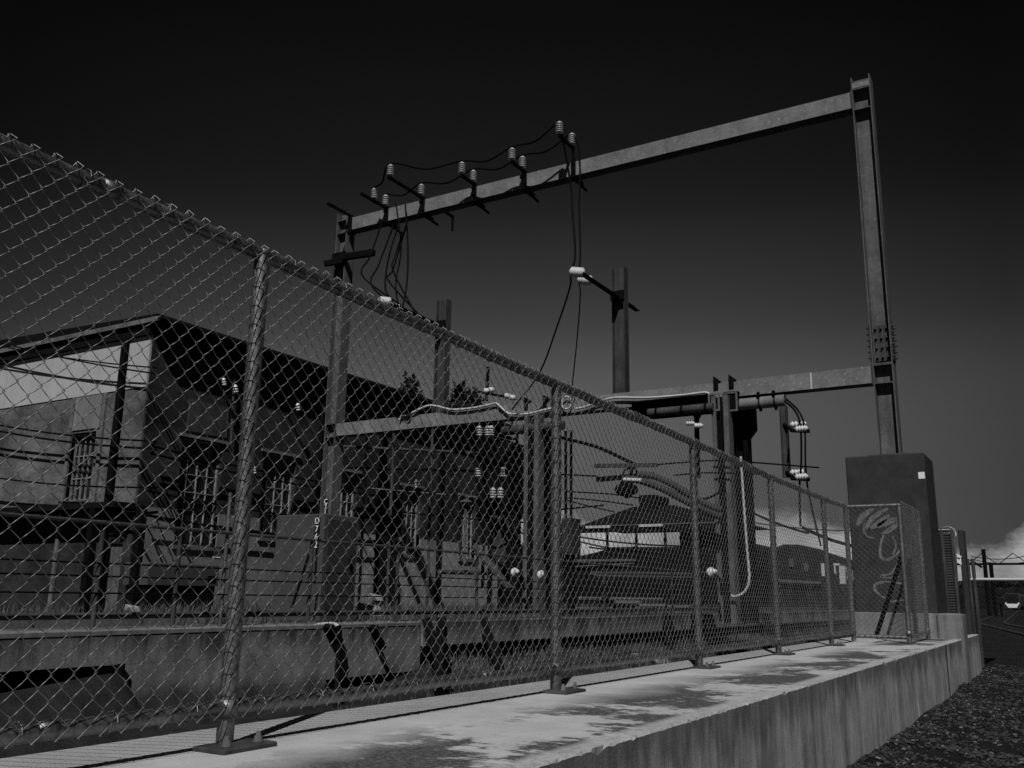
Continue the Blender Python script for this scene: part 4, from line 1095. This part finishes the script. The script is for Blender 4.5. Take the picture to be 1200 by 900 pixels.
for s_ in (-1, 1):
    MB().lathe((tx+s_*W*.75, ty-.1, tz+1.0), (0,-1,0), [(0,.16),(.1,.16),(.12,.05)], 10).build('headlight', SIGNW, tr)
# signal
q = onY(1171, 690, 95)
sg = thing('railway_signal', (q.x, 95, -1.25), 'small dark railway signal with two round heads left of the train', 'signal')
MB().tube([(q.x,95,-1.3),(q.x,95,1.9)], .09, 8).build('post', BLACK, sg)
for zz in (1.0, .2): MB().lathe((q.x,94.9,zz), (0,-1,0), [(0,.36),(.12,.36),(.121,.26),(.122,.02)], 14).build('lamp_head', TRAINB, sg)
# catenary portal
CY = 100
ct = thing('catenary_portal', onY(1154,690,CY), 'distant dark catenary portal with lattice beam spanning the tracks', 'catenary portal')
z0 = onY(1160, 661, CY).z; xa = onY(1138, 661, CY).x; xb = xa+26
MB().bar((xa-1.5,CY,z0), (xb,CY,z0), .16, .2).build('beam', BLACK, ct)
m_ = MB()
for i in range(10):
    x = xa + 1 + i*2.6; m_.bar((x-1.1,CY,z0+.1),(x,CY,z0+1.0),.07); m_.bar((x,CY,z0+1.0),(x+1.1,CY,z0+.1),.07)
m_.build('lattice', BLACK, ct)
for px, h in ((1154, 1.4), (1161, 0), (1207, 0)):
    x = onY(px, 661, CY).x; MB().tube([(x,CY,-1.3),(x,CY,z0+h)], .18, 8).build('mast', BLACK, ct)
for k, (ya, yb) in enumerate(((652,648),(655,656))):
    cable('faint %s overhead wire looping past the catenary portal' % ('upper' if k == 0 else 'lower'), sag(onY(1138,ya,CY), onY(1215,yb,CY), .4), .04, k=1, group='overhead wires by the portal')
tag(MB().bar(onY(1137,656,60), onY(1151,665,60), .12).build('stay_wire', BLACK), 'slanting stay running from the pillar towards the catenary portal', 'stay')

# ------------------------------------------------------------------ canopy and far houses
SY = 45
cn = thing('station_canopy', onY(760,700,SY), 'open hip roofed station canopy with a roof vent, sky showing under it', 'canopy')
e0, e1 = onY(677,617,SY), onY(820,612,SY); ez = e0.z; rz = onY(765,595,SY+3).z
x0, x1 = e0.x, e1.x; xm0, xm1 = onY(742,592,SY+3).x, onY(790,592,SY+3).x
rv = [(x0,SY,ez),(x1+2,SY,ez),(x1+2,SY+6,ez),(x0,SY+6,ez),(xm0,SY+3,rz+.1),(xm1,SY+3,rz+.1)]
MB().add(rv, [(3,2,1,0),(0,1,5,4),(1,2,5),(2,3,4,5),(3,0,4)]).build('roof', ROOFD, cn)
MB().box((x0, SY-.02, ez-.35), (x1+2, SY+.15, ez-.001)).build('fascia', ROOFD, cn)
c0, c1 = onY(753,590,SY+2.5).x, onY(772,590,SY+2.5).x; cz = onY(762,581,SY+2.5).z
MB().box((c0, SY+2, rz-.6), (c1, SY+4, cz)).build('vent', ROOFD, cn)
for px, p1 in ((687,715),(749,777)):
    a, b = onY(px, 616, SY-.05), onY(p1, 616, SY-.05); MB().box((a.x, SY-.12, ez-.12), (b.x, SY-.03, ez-.0)).build('light_strip', FARPALE, cn)
MB().box((x0-.02, SY-.06, ez-.03), (x1+1, SY-.021, ez+.03)).build('gutter', STEELC, cn)
for px in (678, 712, 746, 780, 802): 
    x = onY(px, 640, SY+.4).x; MB().box((x-.05, SY+.3, -1.4), (x+.05, SY+.45, ez-.01)).build('post', ROOFD, cn)
a, b = onY(796, 618, SY+1), onY(850, 700, SY+1); MB().box((a.x, SY+1, -1.4), (b.x+.3, SY+1.3, ez-.01)).build('end_wall', FARDARK, cn)
lo = thing('low_shed', onY(760,700,38), 'low dark pitched roof shed in front of the open canopy', 'shed')
p = [onY(x, y, 38) for x, y in ((580,668),(585,660),(664,655),(700,647),(718,641),(860,641),(860,712),(580,712))]
MB().prism(p, (0,5,0)).build('body', ROOFD, lo)
a, b = onY(668,657,37.9), onY(745,657,37.9); MB().box((a.x,37.85,a.z-.05),(b.x,37.99,a.z+.05)).build('gutter', STEELC, lo)
a, b = onY(668,664,37.9), onY(742,660,37.9); MB().bar(a, b, .05).build('cable', STEELC, lo)
# dark terrace to the right, seen through the fence
p = [onY(x, y, 60) for x, y in ((858,632),(905,643),(918,638),(935,638),(950,644),(970,650),(1000,660),(1030,668),(1030,716),(858,716))]
te = thing('dark_terrace', onY(930,716,60), 'row of dark roofed buildings under the clouds behind the far fence bays', 'building')
MB().prism(p, (0,6,0)).build('wall', FARDARK, te)
for (x0_, y0_, x1_, y1_), m_ in (((924,655,930,664), STEELC), ((942,660,947,669), STEELC)):
    a, b = onY(x0_, y0_, 59.9), onY(x1_, y1_, 59.9); MB().box((a.x,59.88,b.z),(b.x,59.98,a.z)).build('window', m_, te)
a, b = onY(905,680,59.8), onY(962,683,59.8); MB().bar(a, b, .3, .16).build('ledge', STEELC, te)
wh = thing('white_porch', onY(985,690,55), 'white weatherboard porch glimpsed between the last fence posts', 'porch')
for x0_, x1_, y0_, y1_ in ((962,968,660,675),(983,991,663,684),(991.8,994,664,680),(996.5,999,668,680)):
    a, b = onY(x0_, y0_, 55), onY(x1_, y1_, 55); MB().box((a.x,55,b.z),(b.x,55.4,a.z)).build('panel', FARPALE, wh)
a, b = onY(977,660,55), onY(984,672,55); MB().box((a.x,54.97,a.z-.12),(b.x,55.3,a.z)).box((a.x,54.97,b.z),(a.x+.08,55.3,a.z-.121)).build('frame', FARPALE, wh)
a, b = onY(960,690,55), onY(1001,716,55); MB().box((a.x,55.45,b.z-.4),(b.x,56,a.z)).build('base', FARDARK, wh)
a = onY(886,667,50); m_ = MB(); m_.bar(onY(884,666,50), onY(900,671,50), .2, .25); tag(m_.build('roof_flashing', FARPALE), 'short pale slanting flashing on the dark building right of the frame', 'flashing')

# ------------------------------------------------------------------ trees
def tree(name, base, h, w, nleaf, lab, ls=.2, group=None, seed=0):
    random.seed(seed); base = V(base)
    t = thing(name, base, lab, 'tree', group)
    tk = MB().tube(spline([base, base+V((.05*h*random.uniform(-1,1),0,h*.35)), base+V((.04*h,0,h*.7))]), .03*h, 7)
    m_ = MB(); cl = []
    for i in range(14):
        a = random.uniform(0, 6.28); r = w*random.uniform(.2, .95)*.5; z = h*random.uniform(.35, .97)
        r *= math.sin(min(1, (1.05 - z/h)*2.2)*1.57)
        c = base + V((math.cos(a)*r, math.sin(a)*r, z)); cl.append((c, w*random.uniform(.12, .24)))
        tk.tube([base+V((0,0,h*random.uniform(.25,.6))), c], [.012*h, .003*h], 5)
    tk.build('trunk', BARK, t)
    for i in range(nleaf):
        c, r = random.choice(cl)
        p = c + V((max(-r,min(r,random.gauss(0,r*.55))), max(-r,min(r,random.gauss(0,r*.55))), max(-h*.12,min(h*.10,random.gauss(0,r*.5)))))
        a = V((random.uniform(-1,1),random.uniform(-1,1),random.uniform(-1,1))).normalized(); b = a.cross(V((random.uniform(-1,1),random.uniform(-1,1),random.uniform(-1,1)))).normalized()
        s_ = ls*random.uniform(.5, 1.2)
        m_.add([p-a*s_/2, p+b*s_*.3, p+a*s_/2, p-b*s_*.3], [(0,1,2,3)])
    m_.build('crown', LEAF, t, fix=False)
for i, (px, py, Y, h, w, lab) in enumerate(((478,430,40,0,3.0,'dark tree top poking above the brick building roof left of the left short post'), (536,446,42,0,2.6,'dark tree top just right of the left short post'), (556,452,44,0,2.2,'small dark tree top behind the white insulators above the beam'))):
    q = onY(px, py, Y); tree('tree', (q.x, Y, -1.4), q.z+1.4, w, 1500, lab, .34, seed=40+i)
for i, (px, py, Y, w, lab) in enumerate(((1160,683,330,24,'rounded dark tree under the catenary portal'), (1188,686,340,26,'dark tree behind the distant train'), (1225,683,335,26,'dark tree at the right picture edge beyond the tracks'), (1130,684,320,24,'dark tree far behind the pillar'))):
    q = onY(px, py, Y); tree('tree', (q.x, Y, -1.4), q.z+1.4, w, 9000, lab, 1.5, 'trees beyond the railway', seed=60+i)
m_ = MB()
q0, q1 = onY(1100, 690, 140), onY(1260, 692, 140)
tag(MB().box((q0.x-14, 296, -1.4), (q1.x+26, 300, 4.2)).build('trackside_wall', FARDARK), 'long dark wall far behind the train', 'wall')

# ------------------------------------------------------------------ sky, sun, render settings
W_ = bpy.data.worlds.new('World'); scn.world = W_; W_.use_nodes = True
nt = W_.node_tree; bg = nt.nodes['Background']
sky = nd(nt, 'ShaderNodeTexSky', sky_type='NISHITA'); sky.sun_disc = False
sky.sun_elevation = math.asin(SUN.z); sky.sun_rotation = math.atan2(SUN.x, SUN.y)
sky.air_density = 1.0; sky.dust_density = .6; sky.ozone_density = 2.0
sr = nd(nt, 'ShaderNodeSeparateColor'); nt.links.new(sky.outputs[0], sr.inputs[0])
# black and white film behind a red filter: only the red part of the sky, with the film's contrast
fc = nd(nt, 'ShaderNodeFloatCurve'); cm = fc.mapping; cv = cm.curves[0]
PTS = [(0,0),(.80,.028),(.92,.036),(1.02,.055),(1.28,.105),(1.48,.205),(1.97,.47),(2.2,.66),(2.65,.88),(3.4,.95),(5,.95)]
cv.points[0].location = (0, 0); cv.points[1].location = (1, .95)
for a_, b_ in PTS[1:-1]: cv.points.new(a_/5, b_)
for p_ in cv.points: p_.handle_type = 'AUTO_CLAMPED'
cm.update()
nt.links.new(mth(nt, 'MULTIPLY', sr.outputs[0], .2), fc.inputs['Value'])
red = fc.outputs[0]
tc = nd(nt, 'ShaderNodeTexCoord').outputs['Generated']
xyz = sepxyz(nt, tc)
# sky dimmed away from the brightest azimuth, strongly behind camera to cut fill light
hl = mth(nt, 'SQRT', mth(nt, 'ADD', mth(nt, 'MULTIPLY', xyz[0], xyz[0]), mth(nt, 'MULTIPLY', xyz[1], xyz[1])))
dp = mth(nt, 'DIVIDE', mth(nt, 'ADD', mth(nt, 'MULTIPLY', xyz[0], -math.sin(math.radians(32))), mth(nt, 'MULTIPLY', xyz[1], math.cos(math.radians(32)))), mth(nt, 'MAXIMUM', hl, .01))
red = mth(nt, 'MULTIPLY', red, mth(nt, 'MULTIPLY', mrange(nt, dp, .865, .995, .52, 1.08), mrange(nt, dp, -.1, .8, .18, 1.0)))
CS = 11.0; COFF = (6.85, 3.65, 1.55)
def cmap(sc):
    n = nd(nt, 'ShaderNodeMapping'); n.inputs['Scale'].default_value = sc; n.inputs['Location'].default_value = COFF
    nt.links.new(tc, n.inputs['Vector']); return n.outputs[0]
cn1 = noise_(nt, cmap((1, 1, 1.9)), 9, 10, .62)
cn2 = noise_(nt, cmap((1, 1, 1.4)), 4.2, 3, .5)
base_ = mth(nt, 'ADD', mth(nt, 'MULTIPLY', cn1, .8), mth(nt, 'MULTIPLY', cn2, 1.5))
base_ = mth(nt, 'ADD', base_, mrange(nt, dp, .90, .96, 0, .26))
cov = mth(nt, 'SUBTRACT', base_, mth(nt, 'MULTIPLY', xyz[2], CS))
cmask = mrange(nt, cov, .42, .58, 0, 1)
cshade = mrange(nt, cn1, .36, .64, .45, 1.45)
cl = mth(nt, 'MULTIPLY', mth(nt, 'MULTIPLY', cmask, cshade), 3.3)
tot = mth(nt, 'ADD', mth(nt, 'MULTIPLY', red, mth(nt, 'SUBTRACT', 1.0, cmask)), cl)
cc = nd(nt, 'ShaderNodeCombineColor')
for i in range(3): nt.links.new(tot, cc.inputs[i])
nt.links.new(cc.outputs[0], bg.inputs[0]); bg.inputs[1].default_value = .1
sl = bpy.data.lights.new('sun', 'SUN'); sl.energy = 3.0; sl.angle = math.radians(.5); sl.color = (1, 1, 1)
so = bpy.data.objects.new('sun', sl); COL.objects.link(so)
so.rotation_euler = SUN.to_track_quat('Z', 'Y').to_euler(); so.location = (0, 0, 30)
vs_ = scn.view_settings; vs_.view_transform = 'Standard'; vs_.look = 'None'; vs_.exposure = 0; vs_.gamma = 1; vs_.use_curve_mapping = False
scn.cycles.max_bounces = 6
scn.cycles.use_denoising = False
